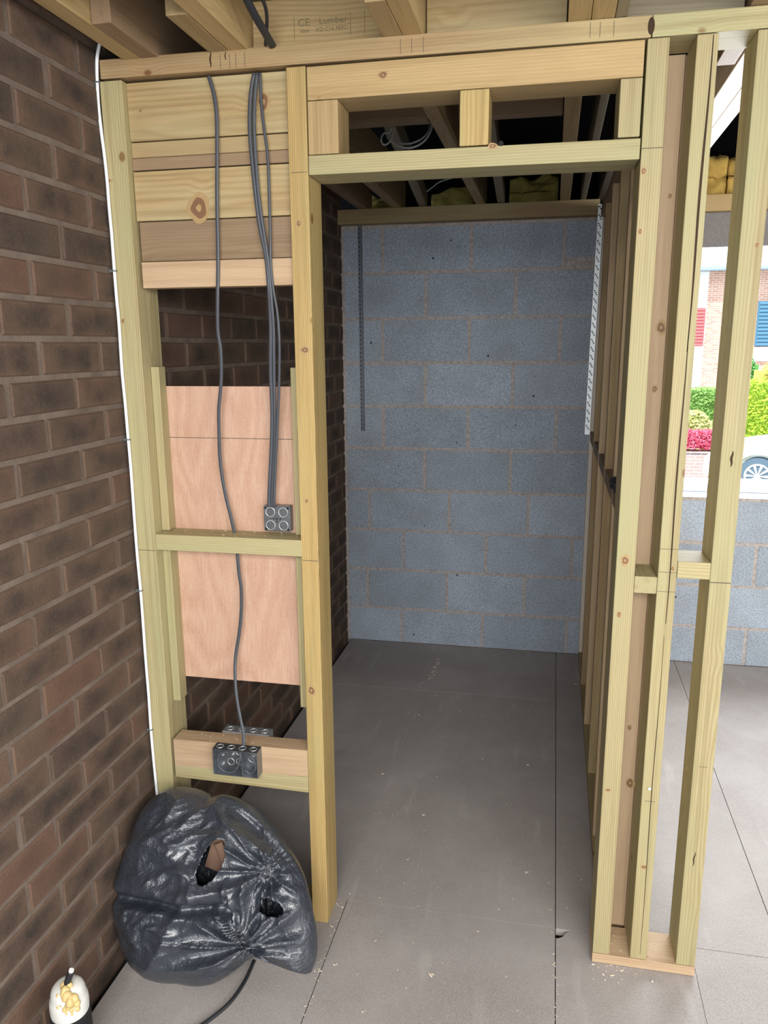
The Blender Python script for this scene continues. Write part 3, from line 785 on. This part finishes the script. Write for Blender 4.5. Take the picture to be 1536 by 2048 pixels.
# ------------------------------------------------------------------ cables
BACK = lambda v: .0065 if v < 585 else .0065+.043*min(1, (v-585)/300)
BACK2 = lambda v: BACK(v)-(.008 if v > 640 else 0)
BACK3 = lambda v: BACK(v)-.0004
def px_cable(name, pts, y0, y1, r, mat, label, flat=None):
    n = len(pts); P = []
    for i, (u, v) in enumerate(pts):
        t = i/(n-1); y = (y0(v) if callable(y0) else y0+(y1-y0)*t)
        P.append(at(u, v, 'y', y))
    o = cable(name, P, r, mat, flat=flat); return lab(o, label, 'cable')
px_cable('power_cable', [(417, 152), (427, 185), (433, 230), (434, 290), (434, 400), (436, 520), (435, 600), (435.6, 661), (441, 698), (442.7, 744), (441, 780), (437.5, 820), (438, 866), (439.6, 912), (444, 952), (452, 995), (461, 1031), (470, 1070)],
         BACK, 0, .004, 'cable_grey', 'grey flat cable hanging alone down the boards and plywood to the middle noggin', flat=(.0048, .0028))
px_cable('power_cable', [(474, 1100), (478, 1147), (482.4, 1178), (482.4, 1224), (478, 1269), (471.7, 1309), (470, 1346), (473, 1392), (481, 1438), (487, 1468), (487, 1492)],
         lambda v: .050 if v < 1300 else .050-.078*(v-1300)/192, 0, .004, 'cable_grey', 'grey cable below the middle noggin running down into the open double box', flat=(.0048, .0028))
g3 = 'cables dropping into the single box'
px_cable('power_cable', [(508, 146), (501, 191), (499, 255), (503.6, 319), (510.5, 387), (519.6, 456), (531, 510), (537, 570), (541, 652), (541, 744), (543.5, 805), (543.5, 866), (541, 927), (538, 988), (538, 1014)],
         BACK, 0, .004, 'cable_grey', 'leftmost grey cable of the three dropping into the single box', flat=(.0046, .0028))
px_cable('power_cable', [(514, 146), (509, 200), (508, 255), (512, 330), (518, 400), (528, 470), (537, 530), (542.5, 600), (547, 660), (548, 744), (549, 805), (549.8, 866), (547, 927), (544, 988), (544, 1014)],
         BACK3, 0, .004, 'cable_grey', 'middle grey cable of the three dropping into the single box', flat=(.0046, .0028))
px_cable('power_cable', [(520, 146), (522, 200), (527, 250), (535, 310), (538, 380), (540, 450), (541, 520), (545, 569), (554, 621), (558, 667), (559, 713), (558, 774), (556, 820), (554, 866), (552, 912), (549, 973), (548, 1014)],
         BACK2, 0, .0035, 'cable_grey', 'rightmost thin grey cable of the three, bowing out above the single box', flat=(.0036, .0026))
WC = [(200, 84), (194.5, 112), (193.7, 134), (194.4, 162), (197, 212), (203, 266), (209, 312), (214, 359), (219, 422), (223.4, 469), (228, 531), (233, 594), (238, 647), (244, 741), (250, 803), (256, 872), (261, 928), (265.6, 991), (270, 1053), (275, 1116), (280.6, 1175), (285, 1230), (290.6, 1309), (297, 1387), (301.6, 1456), (308, 1528), (316, 1605)]
px_cable('white_cable', WC, -.006, -.006, .0040, 'cable_white', 'white cable clipped down the edge of the brick wall beside the first stud')
for i, (u, v) in enumerate([(194.4, 165), (228.6, 542), (256, 879), (280.6, 1181), (301.6, 1459)]):
    c = at(u, v, 'y', -.006); bm = bmesh.new()
    ring(bm, c, .0052, .0018, (.0, 0, 1), n=14); bbox(bm, c.x-.012, c.x-.004, c.y-.003, c.y+.003, c.z-.003, c.z+.003, ch=.0008)
    o = finish('cable_clip', bm, M['clip'])
    lab(o, ['grey clip holding the white cable just under the top plate', 'grey clip on the white cable level with the top of the plywood opening', 'grey clip on the white cable level with the upper plywood', 'grey clip on the white cable level with the lower plywood', 'grey clip on the white cable above the bin bag'][i], 'cable clip', 'clips on the white cable')
# dark bundle coming over the plate
def P3(lst): return [at(u, v, 'y', y) for u, v, y in lst]
o = cable('power_cable', P3([(480, -30, -.16), (505, 22, -.11), (528, 62, -.06), (545, 92, -.004)]), .006, 'cable_black', flat=(.009, .005)); lab(o, 'thick dark cable bundle crossing the ceiling joists to the top plate', 'cable')
o = cable('power_cable', P3([(505, -30, -.16), (528, 6, -.10), (534, 40, -.06), (531, 90, -.004)]), .004, 'cable_black'); lab(o, 'thin dark cable beside the thick dark bundle on the top plate', 'cable')
# hanging wires in the loft
c4 = lambda a, b: (620+a/2.194, 180+b/2.194)
def loft(pts, y, r, label):
    o = cable('loft_wire', [at(*c4(a, b), 'y', y+.02*math.sin(i)) for i, (a, b) in enumerate(pts)], r, 'cable_dim'); lab(o, label, 'cable')
loft([(345, 95), (335, 145), (332, 180), (350, 220), (400, 250), (450, 252), (500, 225), (532, 175), (540, 110)], .90, .0033, 'outer white wire loop hanging in the dark loft')
loft([(352, 100), (345, 150), (350, 190), (385, 228), (430, 236), (480, 220), (515, 190), (528, 150), (530, 105)], .93, .0030, 'inner white wire loop hanging in the dark loft')
loft([(366, 95), (362, 150), (350, 185), (325, 190), (312, 215), (322, 240), (345, 232), (362, 200), (372, 150), (376, 95)], .87, .0030, 'small tight white wire loop hanging in the dark loft')
loft([(512, 445), (540, 425), (572, 402), (645, 380)], 1.75, .0028, 'white wire running over the loft timbers below the loops')
o = cable('power_cable', [(.385, -.20, .006), (.385, -.27, .006), (.372, -.34, .006), (.340, -.40, .006), (.300, -.46, .006), (.27, -.56, .006)], .0048, 'cable_black')
o.location += at(508, 1922, 'z', .006)-Vector((.385, -.20, .006))
lab(o, 'black cable trailing across the floor from under the bin bag', 'cable')

# ------------------------------------------------------------------ bin bag
BAG = [(345, 1573), (392, 1577), (425, 1592), (447, 1588), (490, 1602), (535, 1642), (572, 1690), (600, 1735), (616, 1785), (626, 1830), (634, 1880), (633, 1915), (622, 1946), (598, 1940), (560, 1925), (520, 1905), (492, 1922), (466, 1944), (428, 1966), (360, 1964), (300, 1954), (268, 1930), (250, 1895), (240, 1855), (230, 1800), (238, 1752), (256, 1700), (272, 1655), (288, 1618), (312, 1592)]
bag = empty('bin_bag', (.18, -.12, 0)); lab(bag, 'crumpled black bin bag with a torn hole slumped against the brick wall and studs', 'bag')
# outline measured on the leaning mid plane y = -.29 + .52 z
def on_lean(u, v, k=.52, c0=-.285):
    d = RT*((u-768)/F_PX) - UP*((v-1024)/F_PX) + fwd
    t = (c0+k*CAM.z-CAM.y)/(d.y-k*d.z); return CAM+d*t
OUT = [on_lean(u, v) for u, v in BAG]
cen = on_lean(425, 1780); ex = Vector((1, 0, 0)); ez = Vector((0, .52, 1)).normalized(); nn = ex.cross(ez).normalized()   # nn points to the camera side (-y)
if nn.y > 0: nn = -nn
pol = sorted((math.atan2((p-cen).dot(ez), (p-cen).dot(ex)), math.hypot((p-cen).dot(ez), (p-cen).dot(ex))) for p in OUT)
def rad(a):
    for i in range(len(pol)):
        a0, r0 = pol[i-1]; a1, r1 = pol[i]
        if i == 0: a0 -= 2*math.pi
        if a0 <= a <= a1: return r0+(r1-r0)*(a-a0)/(a1-a0)
    a0, r0 = pol[-1]; a1, r1 = pol[0]; a1 += 2*math.pi
    return r0+(r1-r0)*(a-a0)/(a1-a0)
pinch = on_lean(505, 1885); pinch2 = on_lean(548, 1735)
hole_c = on_lean(456, 1708); hole_d = on_lean(562, 1800)
def uvn(p): return Vector(((p-cen).dot(ex), (p-cen).dot(ez)))
PU, PU2, HC, HD = uvn(pinch), uvn(pinch2), uvn(hole_c), uvn(hole_d)
def ridge(x, k=1.): return (1-abs(noise.noise(x)*2))**2*k
LOBE = [uvn(on_lean(u, v)) for u, v in ((428, 1575), (470, 1630), (530, 1680), (590, 1740), (612, 1800), (640, 1860))]
bm = bmesh.new(); bmesh.ops.create_icosphere(bm, subdivisions=7, radius=1)
dead = []
for v in bm.verts:
    n = v.co.copy(); a = math.atan2(n.z, n.x); rho = math.hypot(n.x, n.z); R0 = rad(a)
    s = Vector((math.cos(a), math.sin(a)))*R0*min(1, rho**.9)
    front = -n.y                                            # + towards the camera
    th = .125*(1-rho**2.6)**.5 if rho < 1 else 0
    h = th if front > 0 else -th*.75
    q = Vector((s.x*9, s.y*9, h*4))
    # folds: radiating from the two pinches, horizontal slump fold, free crumple
    f = 0
    for PC, am, rr in ((PU, .034, .16), (PU2, .026, .14)):
        dv = s-PC; dl = dv.length; an = math.atan2(dv.y, dv.x)
        f += am*math.exp(-(dl/rr)**2)*(ridge(Vector((an*2.2, dl*3, 5)))*1.6-1.25)
        f -= .030*math.exp(-(dl/.035)**2)
    yl = -.028+.03*s.x+.012*noise.noise(Vector((s.x*8, 0, 3)))
    f -= .050*math.exp(-((s.y-yl)/.013)**2)*(1 if s.x < .03 else math.exp(-((s.x-.03)/.07)**2))
    f += .020*math.exp(-((s.y-yl-.035)/.03)**2)*(1 if s.x < .08 else 0)
    f += .022*(ridge(q*.45+Vector((3, 1, 0)))-.5)
    calm = .25+.75*max(0, min(1, .5+2.2*noise.noise(Vector((s.x*5, s.y*5, 21)))))
    f += .016*(ridge(Vector((q.x*.9+q.y*.6, q.y*1.5-q.x*.5, 7)))-.5)*calm
    f += .006*(ridge(Vector((q.x*1.9+q.y*.8, q.y*3.2-q.x*1.6, 9)))-.5)*calm
    f += .0012*noise.noise(q*5)*calm
    edge = max(0, 1-rho**6)
    # rounded fold of the slack back layer on the upper right
    if s.x > -.02 and s.y > -.02:
        best = 9; sg = 0
        for q0, q1 in zip(LOBE, LOBE[1:]):
            dq = q1-q0; tt = max(0, min(1, (s-q0).dot(dq)/dq.length_squared)); pr = q0+dq*tt; dd = (s-pr).length
            if dd < best: best = dd; sg = dq.x*(s.y-pr.y)-dq.y*(s.x-pr.x)
        if sg > 0: f -= .040*min(1, best/.012)*math.exp(-(max(0, best-.02)/.09)**2)
        f += .014*math.exp(-(best/.012)**2)-.016*math.exp(-((best-.022)/.010)**2)*(1 if sg > 0 else 0)
    if front > 0: h += f*edge
    else: h += f*.3*edge
    # tear
    e = Vector(((s.x-HC.x)*math.cos(.35)-(s.y-HC.y)*math.sin(.35), (s.x-HC.x)*math.sin(.35)+(s.y-HC.y)*math.cos(.35)))
    td = (e.x/.027)**2+(e.y/.056)**2
    if front > 0:
        e2 = Vector(((s.x-HD.x)*math.cos(.3)-(s.y-HD.y)*math.sin(.3), (s.x-HD.x)*math.sin(.3)+(s.y-HD.y)*math.cos(.3)))
        td2 = (e2.x/.030)**2+(e2.y/.016)**2
        if td < 1 or td2 < 1: dead.append(v)
        else: h += .012*math.exp(-(td-1)/1.3)
    p = cen+ex*s.x+ez*s.y+nn*h
    if p.z < .004: p.z = .004+.002*abs(noise.noise(q*3))
    p.x = max(p.x, LW(p.y, p.z)+.008)
    lim = -.004 if (p.x < -.01 or p.x > .385) else .2
    if p.z > .02 and p.y > lim and p.z > .03: p.y = lim-.002*abs(noise.noise(q*2))
    if p.y > -.006 and p.z < .04 and p.x < .44: p.y = -.006
    v.co = p
bmesh.ops.delete(bm, geom=dead, context='VERTS')
bo = finish('plastic_sack', bm, M['bag'], bag, smooth=True)
so_ = bo.modifiers.new('thickness', 'SOLIDIFY'); so_.thickness = .0006
# cardboard inside the tear
hp = cen+ex*HC.x+ez*HC.y
bm = bmesh.new()
bbox(bm, -.040, .006, -.004, .004, -.050, .050, ch=.001)
for v in bm.verts: v.co = Matrix.Rotation(.30, 3, 'Y') @ v.co
for v in bm.verts: v.co += hp+nn*.035
lab(finish('cardboard', bm, M['card'], bag), 'brown cardboard showing through the tear')
bm = bmesh.new()
tube(bm, [hp+nn*.052+Vector(q) for q in ((-.006, 0, .042), (.003, 0, .02), (.010, 0, -.02), (.006, 0, -.045))], .012, n=12, flat=(.013, .006))
lab(finish('cardboard_roll', bm, M['card'], bag), 'curled brown cardboard edge')

# ------------------------------------------------------------------ adhesive tub and yellow case end at the lower left
c = at(132, 1990, 'z', .20)
CX, CY = max(c.x, -.02), c.y
tubo = empty('foam_canister', (CX, CY, 0)); lab(tubo, 'white plastic canister smeared with dried yellow foam, standing by the brick wall', 'canister')
def lathe(prof, seg=40, cx=0, cy=0, wob=None):
    bm = bmesh.new(); rs = []
    for (r, z) in prof:
        rs.append([bm.verts.new((cx+r*math.cos(2*math.pi*k/seg), cy+r*math.sin(2*math.pi*k/seg), z)) for k in range(seg)])
    for A, B in zip(rs, rs[1:]):
        for k in range(seg): bm.faces.new((A[k], A[(k+1) % seg], B[(k+1) % seg], B[k]))
    bm.faces.new(rs[0][::-1]); bm.faces.new(rs[-1]); return bm
z0, z1 = .167, .236
RR = .042
prof = [(RR*.98, z0-.012), (RR, z0), (RR*1.01, z0+.014), (RR*.99, z0+.026), (RR*.96, z0+.032), (RR*.90, z0+.036), (RR*.89, z0+.046), (RR*.82, z0+.056), (RR*.66, z0+.064), (RR*.45, z0+.067), (.004, z0+.068)]
finish('shoulder', lathe(prof, cx=CX, cy=CY), M['tub'], tubo, smooth=True)
prof = []
z = 0.003
while z < z0-.004:
    prof += [(RR*1.05, z), (RR*1.05, z+.004), (RR*1.0, z+.0045), (RR*1.0, z+.0075)]; z += .008
finish('ribbed_body', lathe(prof, cx=CX, cy=CY), M['ribbed'], tubo)
bm = bmesh.new()
for (dx, dy, dz, r) in [(.008, -.020, .088, .012), (.014, -.026, .080, .011), (.022, -.026, .072, .010), (.026, -.026, .060, .008), (.020, -.031, .056, .009), (.014, -.034, .045, .007), (.016, -.034, .034, .006), (.026, -.028, .040, .006), (.026, -.028, .026, .005), (.004, -.030, .060, .008), (.030, -.020, .070, .009), (.033, -.018, .052, .008), (.024, -.030, .068, .010), (.034, -.020, .034, .006), (-.002, -.034, .050, .006), (-.004, -.026, .074, .008), (.0, -.010, .090, .010), (.010, -.008, .092, .010), (.006, -.034, .040, .005)]:
    r_ = bmesh.ops.create_icosphere(bm, subdivisions=2, radius=r)
    for v in r_['verts']:
        v.co *= 1+.35*noise.noise(v.co*90+Vector((dx*90, 0, 0))); v.co.z *= 1.3; v.co += Vector((CX+dx, CY+dy, z0+dz*.73))
lab(finish('dried_foam', bm, M['foam'], tubo, smooth=True), 'dried yellow foam drips')
bm = bmesh.new(); tube(bm, [(CX+.002, CY-.008, z1-.010), (CX+.007, CY-.006, z1+.010), (CX+.013, CY, z1+.030)], .0078, n=10)
finish('nozzle', bm, M['ribbed'], tubo)
bm = bmesh.new(); disc(bm, (CX+.013, CY, z1+.0295), .0055, (.3, .1, 1), .006); finish('nozzle_tip', bm, M['white'], tubo)
c = at(76, 2047, 'z', .075)
tm = empty('tape_measure', (max(c.x, -.055), c.y-.085, 0)); lab(tm, 'yellow plastic tool body on the floor, only its top edge in view', 'tool')
L_ = world_of(tm).translation
bm = bmesh.new(); bbox(bm, L_.x-.012, L_.x+.030, L_.y-.035, L_.y+.03, .004, .072, ch=.008); finish('case', bm, M['tape_y'], tm, smooth=False)
bm = bmesh.new(); bbox(bm, L_.x-.016, L_.x+.034, L_.y-.030, L_.y+.026, .0, .028, ch=.003); finish('grip', bm, M['ribbed'], tm)

# ------------------------------------------------------------------ sawdust and crumbs (uncountable)
bm = bmesh.new()
def crumb(x, y, z, s):
    r_ = bmesh.ops.create_icosphere(bm, subdivisions=1, radius=s)
    e = Matrix.Rotation(random.random()*3, 3, 'Z') @ Matrix.Diagonal((random.uniform(.8, 2.4), random.uniform(.5, 1), .5))
    for v in r_['verts']: v.co = e @ (v.co*random.uniform(.8, 1.2)) + Vector((x, y, z+s*.3))
for _ in range(150):
    x = random.uniform(.45, 1.17); y = random.uniform(-.7, 2.1); crumb(x, y, 0, random.uniform(.0008, .0022))
for _ in range(70):
    t = random.random(); crumb(.466+.022*(-.4)+random.gauss(0, .006), -.60+.70*t, 0, random.uniform(.0008, .0026))
for _ in range(30): crumb(1.078+random.gauss(0, .003), random.uniform(-.3, .1), 0, random.uniform(.0008, .002))
for _ in range(45):
    t = random.random(); p = at(880-22*t, 1315+45*t, 'z', 0); crumb(p.x+random.gauss(0, .006), p.y, 0, random.uniform(.0012, .003))
for _ in range(24): crumb(random.uniform(1.17, 1.33), random.uniform(-.06, -.004), 0, random.uniform(.001, .003))
for u, v, s in ((860, 1950, .005), (668, 1930, .004), (1052, 1745, .004), (1055, 1530, .003), (846, 1630, .003), (1150, 1368, .005), (837, 1430, .003), (765, 1548, .003), (1282, 1935, .004), (725, 2024, .003)):
    p = at(u, v, 'z', 0); crumb(p.x, p.y, 0, s); crumb(p.x+.006, p.y+.003, 0, s*.6)
o = finish('sawdust', bm, M['sawdust']); lab(o, 'pale sawdust and wood crumbs scattered over the chipboard floor', 'sawdust', kind='stuff')
bm = bmesh.new()
for _ in range(30): crumb(random.uniform(.0, .38), random.uniform(.008, .07), 1.1475, random.uniform(.0008, .002))
for _ in range(26): crumb(random.uniform(.0, .38), random.uniform(.008, .05), .544, random.uniform(.0008, .002))
for _ in range(16): crumb(random.uniform(1.225, 1.39), random.uniform(.01, .1), .0285, random.uniform(.0008, .002))
o = finish('sawdust', bm, M['sawdust']); lab(o, 'fine wood crumbs lying on the noggins and bottom plate of the front partition', 'sawdust', kind='stuff')

# ------------------------------------------------------------------ window board and what stands outside
o = timber('window_1', WX0+.002, WX1-.002, YB+.16, YB+.36, .8845, .925, M['white']); lab(o, 'white window board in the opening of the block wall', 'window board', kind='structure')
bm = bmesh.new(); bbox(bm, -40, 60, 2.46, 110, -1.42, -1.40)
M['lawn'] = plain('pale_concrete_ground', (.42, .43, .42), .9)
lab(finish('trim_4', bm, M['lawn']), 'pale ground outside the window', 'ground', kind='structure')
M['road'] = plain('grey_asphalt', (.30, .34, .40), .85)
z_r = -1.36
slab('trim_5', -40, 60, 9.5, 15.6, -1.40, z_r, 'road', 'grey road outside the window', 'road')

def leafy(name, x0, x1, y0, y1, z0, z1, c1, c2, label, cat, n=2600, sz=.05, round_=0., seed=0):
    m, nt, b = new_mat(name+'_leaves'); g = G(nt)
    rn = g.n('ShaderNodeTexCoord').outputs['Object']; f = g.noise(rn, 9, 3)
    g.link(g.mix(g.mr(f, .35, .65), c1, c2), b.inputs['Base Color']); b.inputs['Roughness'].default_value = .7
    rr = random.Random(seed); bm = bmesh.new()
    bbox(bm, x0+.06, x1-.06, y0+.06, y1-.06, z0, z1-.08*(1 if not round_ else 3))
    for _ in range(n):
        x = rr.uniform(x0, x1); z = rr.uniform(z0, z1); y = y0 if rr.random() < .7 else rr.uniform(y0, y1)
        if y != y0: z = z1-rr.uniform(0, .1)
        if round_:
            k = math.sqrt(max(0, 1-((x-(x0+x1)/2)/((x1-x0)/2))**2)); z = z0+(z-z0)*k
            y = y+(1-k)*.2
        a = Vector((rr.gauss(0, 1), rr.gauss(0, 1), rr.gauss(0, 1))).normalized(); b2 = a.orthogonal().normalized(); s = sz*rr.uniform(.6, 1.3)
        p = Vector((x, y-rr.uniform(0, .08), z))
        bm.faces.new([bm.verts.new(p+a*s), bm.verts.new(p+b2*s*.5), bm.verts.new(p-a*s), bm.verts.new(p-b2*s*.5)])
    me = bpy.data.meshes.new(name); bm.to_mesh(me); bm.free(); o = link(name, me, m); lab(o, label, cat); return o
def XZ(u, v, y): p = at(u, v, 'y', y); return p.x, p.z
YH = 20.
x0, z1 = XZ(1372, 778, YH); x1, z0 = XZ(1440, 860, YH)
leafy('hedge', x0-.4, x1, YH, YH+1.2, z0-.6, z1, (.17, .34, .08), (.30, .50, .13), 'green clipped hedge outside, seen between the two split studs', 'hedge', seed=1)
x0, z1 = XZ(1486, 762, 18.); x1, z0 = XZ(1600, 835, 18.)
leafy('hedge', x0-.2, x1+1, 18., 19.2, z0-.7, z1, (.33, .52, .04), (.52, .66, .06), 'yellow-green hedge outside behind the white car', 'hedge', n=4200, seed=2)
x0, z1 = XZ(1492, 712, 21.); x1, z0 = XZ(1520, 770, 21.)
leafy('shrub', x0-.3, x1, 21., 21.8, z0-.6, z1, (.08, .30, .07), (.16, .44, .10), 'dark green bush outside beside the blue shutter', 'shrub', n=1500, round_=1, seed=3)
x0, z1 = XZ(1508, 722, 20.4); x1, z0 = XZ(1560, 775, 20.4)
leafy('shrub', x0, x1+.3, 19.9, 20.6, z0-.6, z1, (.50, .50, .10), (.72, .60, .16), 'golden bush outside above the yellow-green hedge', 'shrub', n=1500, round_=1, seed=4)
x0, z1 = XZ(1380, 822, 17.2); x1, z0 = XZ(1430, 862, 17.2)
leafy('shrub', x0-.2, x1, 17.2, 17.8, z0-.5, z1, (.52, .55, .18), (.68, .68, .32), 'pale yellow-green shrub outside behind the red flowers', 'shrub', n=1500, round_=1, seed=5)
YW = 16.
x0, zt_ = XZ(1340, 906, YW); x1, zb_ = XZ(1452, 944, YW)
leafy('flower_bed', x0, x1, YW+.02, YW+.5, zt_+.11, zt_+.50, (.62, .05, .10), (.85, .20, .30), 'bright red and pink flowers outside on top of the low brick wall', 'flowers', n=1500, sz=.045, seed=6)
def outdoor_brick(name, c1, c2, mc, sw=.225, sh=.075):
    m, nt, b = new_mat(name); g = G(nt); tc = g.n('ShaderNodeTexCoord').outputs['Object']
    sp = g.n('ShaderNodeSeparateXYZ'); g.link(tc, sp.inputs[0]); cb = g.n('ShaderNodeCombineXYZ')
    g.link(sp.outputs[0], cb.inputs[0]); g.link(sp.outputs[2], cb.inputs[1])
    bt = g.n('ShaderNodeTexBrick'); g.link(cb.outputs[0], bt.inputs['Vector']); bt.inputs['Scale'].default_value = 1
    bt.inputs['Color1'].default_value = (*c1, 1); bt.inputs['Color2'].default_value = (*c2, 1); bt.inputs['Mortar'].default_value = (*mc, 1)
    bt.inputs['Brick Width'].default_value = sw; bt.inputs['Row Height'].default_value = sh; bt.inputs['Mortar Size'].default_value = .008
    g.link(bt.outputs[0], b.inputs['Base Color']); b.inputs['Roughness'].default_value = .9; return m
M['garden_brick'] = outdoor_brick('pink_grey_garden_brick', (.50, .34, .30), (.42, .30, .27), (.66, .62, .58))
M['house_brick'] = outdoor_brick('pale_red_house_brick', (.52, .26, .19), (.62, .38, .28), (.74, .66, .58))
bm = bmesh.new(); bbox(bm, x0-1.5, x1, YW, YW+.3, z_r-.05, zt_); bbox(bm, x0-1.5, x1+.02, YW-.03, YW+.33, zt_, zt_+.05, ch=.01)
lab(finish('garden_wall', bm, M['garden_brick']), 'low brick garden wall outside under the red flowers', 'garden wall')
# house
YHs = 28.
hx0, hz1 = XZ(1340, 540, YHs); hx1, _ = XZ(1700, 540, YHs)
house = empty('house', ((hx0+hx1)/2, YHs, -1.4)); lab(house, 'pale brick house across the road with white boarding, one red and one blue shutter', 'house')
bm = bmesh.new(); bbox(bm, hx0-4, hx1+2, YHs, YHs+7, -1.4, hz1); finish('wall', bm, M['house_brick'], house)
M['roof_t'] = plain('pale_roof_tiles', (.62, .60, .60), .8); M['gut'] = plain('blue_grey_gutter', (.30, .42, .52), .5)
M['shut_r'] = plain('red_boarding', (.62, .16, .16), .6); M['shut_b'] = plain('slate_blue_shutter', (.09, .22, .33), .6)
bm = bmesh.new()
vs = [bm.verts.new(p) for p in ((hx0-4.3, YHs-.6, hz1-.02), (hx1+2.3, YHs-.6, hz1-.02), (hx1+2.3, YHs+4, hz1+2.6), (hx0-4.3, YHs+4, hz1+2.6), (hx0-4.3, YHs-.6, hz1+.10), (hx1+2.3, YHs-.6, hz1+.10), (hx1+2.3, YHs+4, hz1+2.75), (hx0-4.3, YHs+4, hz1+2.75))]
for f in ((0, 1, 2, 3), (4, 5, 6, 7), (0, 1, 5, 4), (1, 2, 6, 5), (2, 3, 7, 6), (3, 0, 4, 7)): bm.faces.new([vs[i] for i in f])
finish('roof', bm, M['roof_t'], house)
bm = bmesh.new(); bbox(bm, hx0-4.3, hx1+2.3, YHs-.75, YHs-.6, hz1-.12, hz1+.02, ch=.03); finish('gutter', bm, M['gut'], house)
def hpart(nm, u0, v0, u1, v1, mat, dy=.04, slats=0, label=None):
    xa, xb = XZ(u0, 650, YHs)[0], XZ(u1, 650, YHs)[0]; za, zb2 = XZ(u0, v0, YHs)[1], XZ(u1, v1, YHs)[1]; bm = bmesh.new()
    bbox(bm, xa, xb, YHs-dy, YHs-.002, zb2, za)
    for k in range(slats):
        z = zb2+(za-zb2)*(k+.5)/slats; bbox(bm, xa+.03, xb-.03, YHs-dy-.05, YHs-dy, z-(za-zb2)/slats*.32, z+(za-zb2)/slats*.32)
    o = finish(nm, bm, M[mat], house)
    if label: o['label'] = label
hpart('white_boarding', 1340, 545, 1410, 905, 'white', .05)
hpart('shutter', 1386, 616, 1408, 692, 'shut_r', .10, 12, 'red slatted shutter')
hpart('white_boarding', 1452, 560, 1508, 800, 'white', .03)
hpart('shutter', 1512, 603, 1545, 692, 'shut_b', .10, 12, 'slate blue slatted shutter')
hpart('window_frame', 1512, 694, 1560, 722, 'white', .12)
# car
car = empty('car', (0, 0, 0))
wc = at(1514, 953, 'y', 12.6); CARY = 12.6
lab(car, 'white parked car outside with spoked alloy wheel, half hidden by the studs', 'car')
zg = wc.z-.335; fx = wc.x-.92                      # nose points to -x
car.location = (fx+2.2, CARY+.85, zg)
M['carw'] = plain('white_car_paint', (.88, .88, .88), .18, var=.01, spec=.6); M['glass'] = plain('blue_tinted_car_glass', (.10, .20, .24), .08, var=.02, spec=.8)
M['tyre'] = plain('grey_rubber_tyre', (.10, .15, .19), .8); M['alloy'] = plain('pale_alloy', (.80, .80, .80), .3, metal=.2, var=.02)
body = [(0, .32), (.02, .62), (.12, .74), (.62, .86), (1.08, .95), (1.55, 1.30), (1.85, 1.42), (2.5, 1.46), (3.1, 1.40), (3.62, 1.12), (4.0, 1.02), (4.25, .92), (4.3, .6), (4.28, .30), (3.87, .26)]
arch = lambda cx: [(cx+.40*math.cos(t), .335+.40*math.sin(t)) for t in [math.pi*k/10 for k in range(0, 11)]]
prof = body + [(x, max(z, .24)) for x, z in arch(3.45)] + [(2.9, .22), (1.5, .22)] + [(x, max(z, .24)) for x, z in arch(.92)] + [(.4, .24)]
bm = bmesh.new(); NW = 7; rings_ = []
for i in range(NW+1):
    t = i/NW; yy = CARY+1.75*t
    rings_.append([bm.verts.new((fx+x, yy+(.16*(max(0, z-.9)/.56)*(1-2*t)), zg+z)) for x, z in prof])
for A, B in zip(rings_, rings_[1:]):
    for k in range(len(prof)): bm.faces.new((A[k], A[(k+1) % len(prof)], B[(k+1) % len(prof)], B[k]))
bm.faces.new(rings_[0]); bm.faces.new(rings_[-1][::-1])
finish('car_body', bm, M['carw'], car)
def side_glass(pts):
    bm = bmesh.new(); A = [bm.verts.new((fx+x, CARY+.16*(max(0, z-.9)/.56)-.012, zg+z)) for x, z in pts]; B = [bm.verts.new((fx+x, CARY+.16*(max(0, z-.9)/.56)+.004, zg+z)) for x, z in pts]
    bm.faces.new(A); bm.faces.new(B[::-1])
    for k in range(len(pts)): bm.faces.new((A[k], B[k], B[(k+1) % len(pts)], A[(k+1) % len(pts)]))
    finish('side_window', bm, M['glass'], car)
side_glass([(1.30, 1.0), (1.66, 1.30), (2.28, 1.38), (2.28, 1.0)]); side_glass([(2.36, 1.0), (2.36, 1.38), (3.0, 1.33), (3.42, 1.05)])
for cx in (.92, 3.45):
    w_ = bmesh.new(); disc(w_, (fx+cx, CARY+.22, zg+.335), .33, (0, -1, 0), .20, 36); wo = finish('wheel', w_, M['tyre'], car)
    w_ = bmesh.new(); c0 = Vector((fx+cx, CARY+.015, zg+.335)); ring(w_, c0, .205, .018, (0, -1, 0), n=36); disc(w_, c0+Vector((0, .02, 0)), .05, (0, -1, 0), .03)
    for k in range(10):
        t = 2*math.pi*k/10
        for s_ in (-.07, .07):
            tube(w_, [c0+Vector((math.cos(t)*.04, 0, math.sin(t)*.04)), c0+Vector((math.cos(t+s_)*.2, 0, math.sin(t+s_)*.2))], .011, n=6)
    hub = finish('rim', w_, M['alloy']); setpar(hub, wo)
ctr = Vector((wc.x, CARY, zg)); A_ = Matrix.Translation(ctr) @ Matrix.Rotation(math.radians(-20), 4, 'Z') @ Matrix.Translation(-ctr)
car.matrix_basis = A_ @ car.matrix_basis
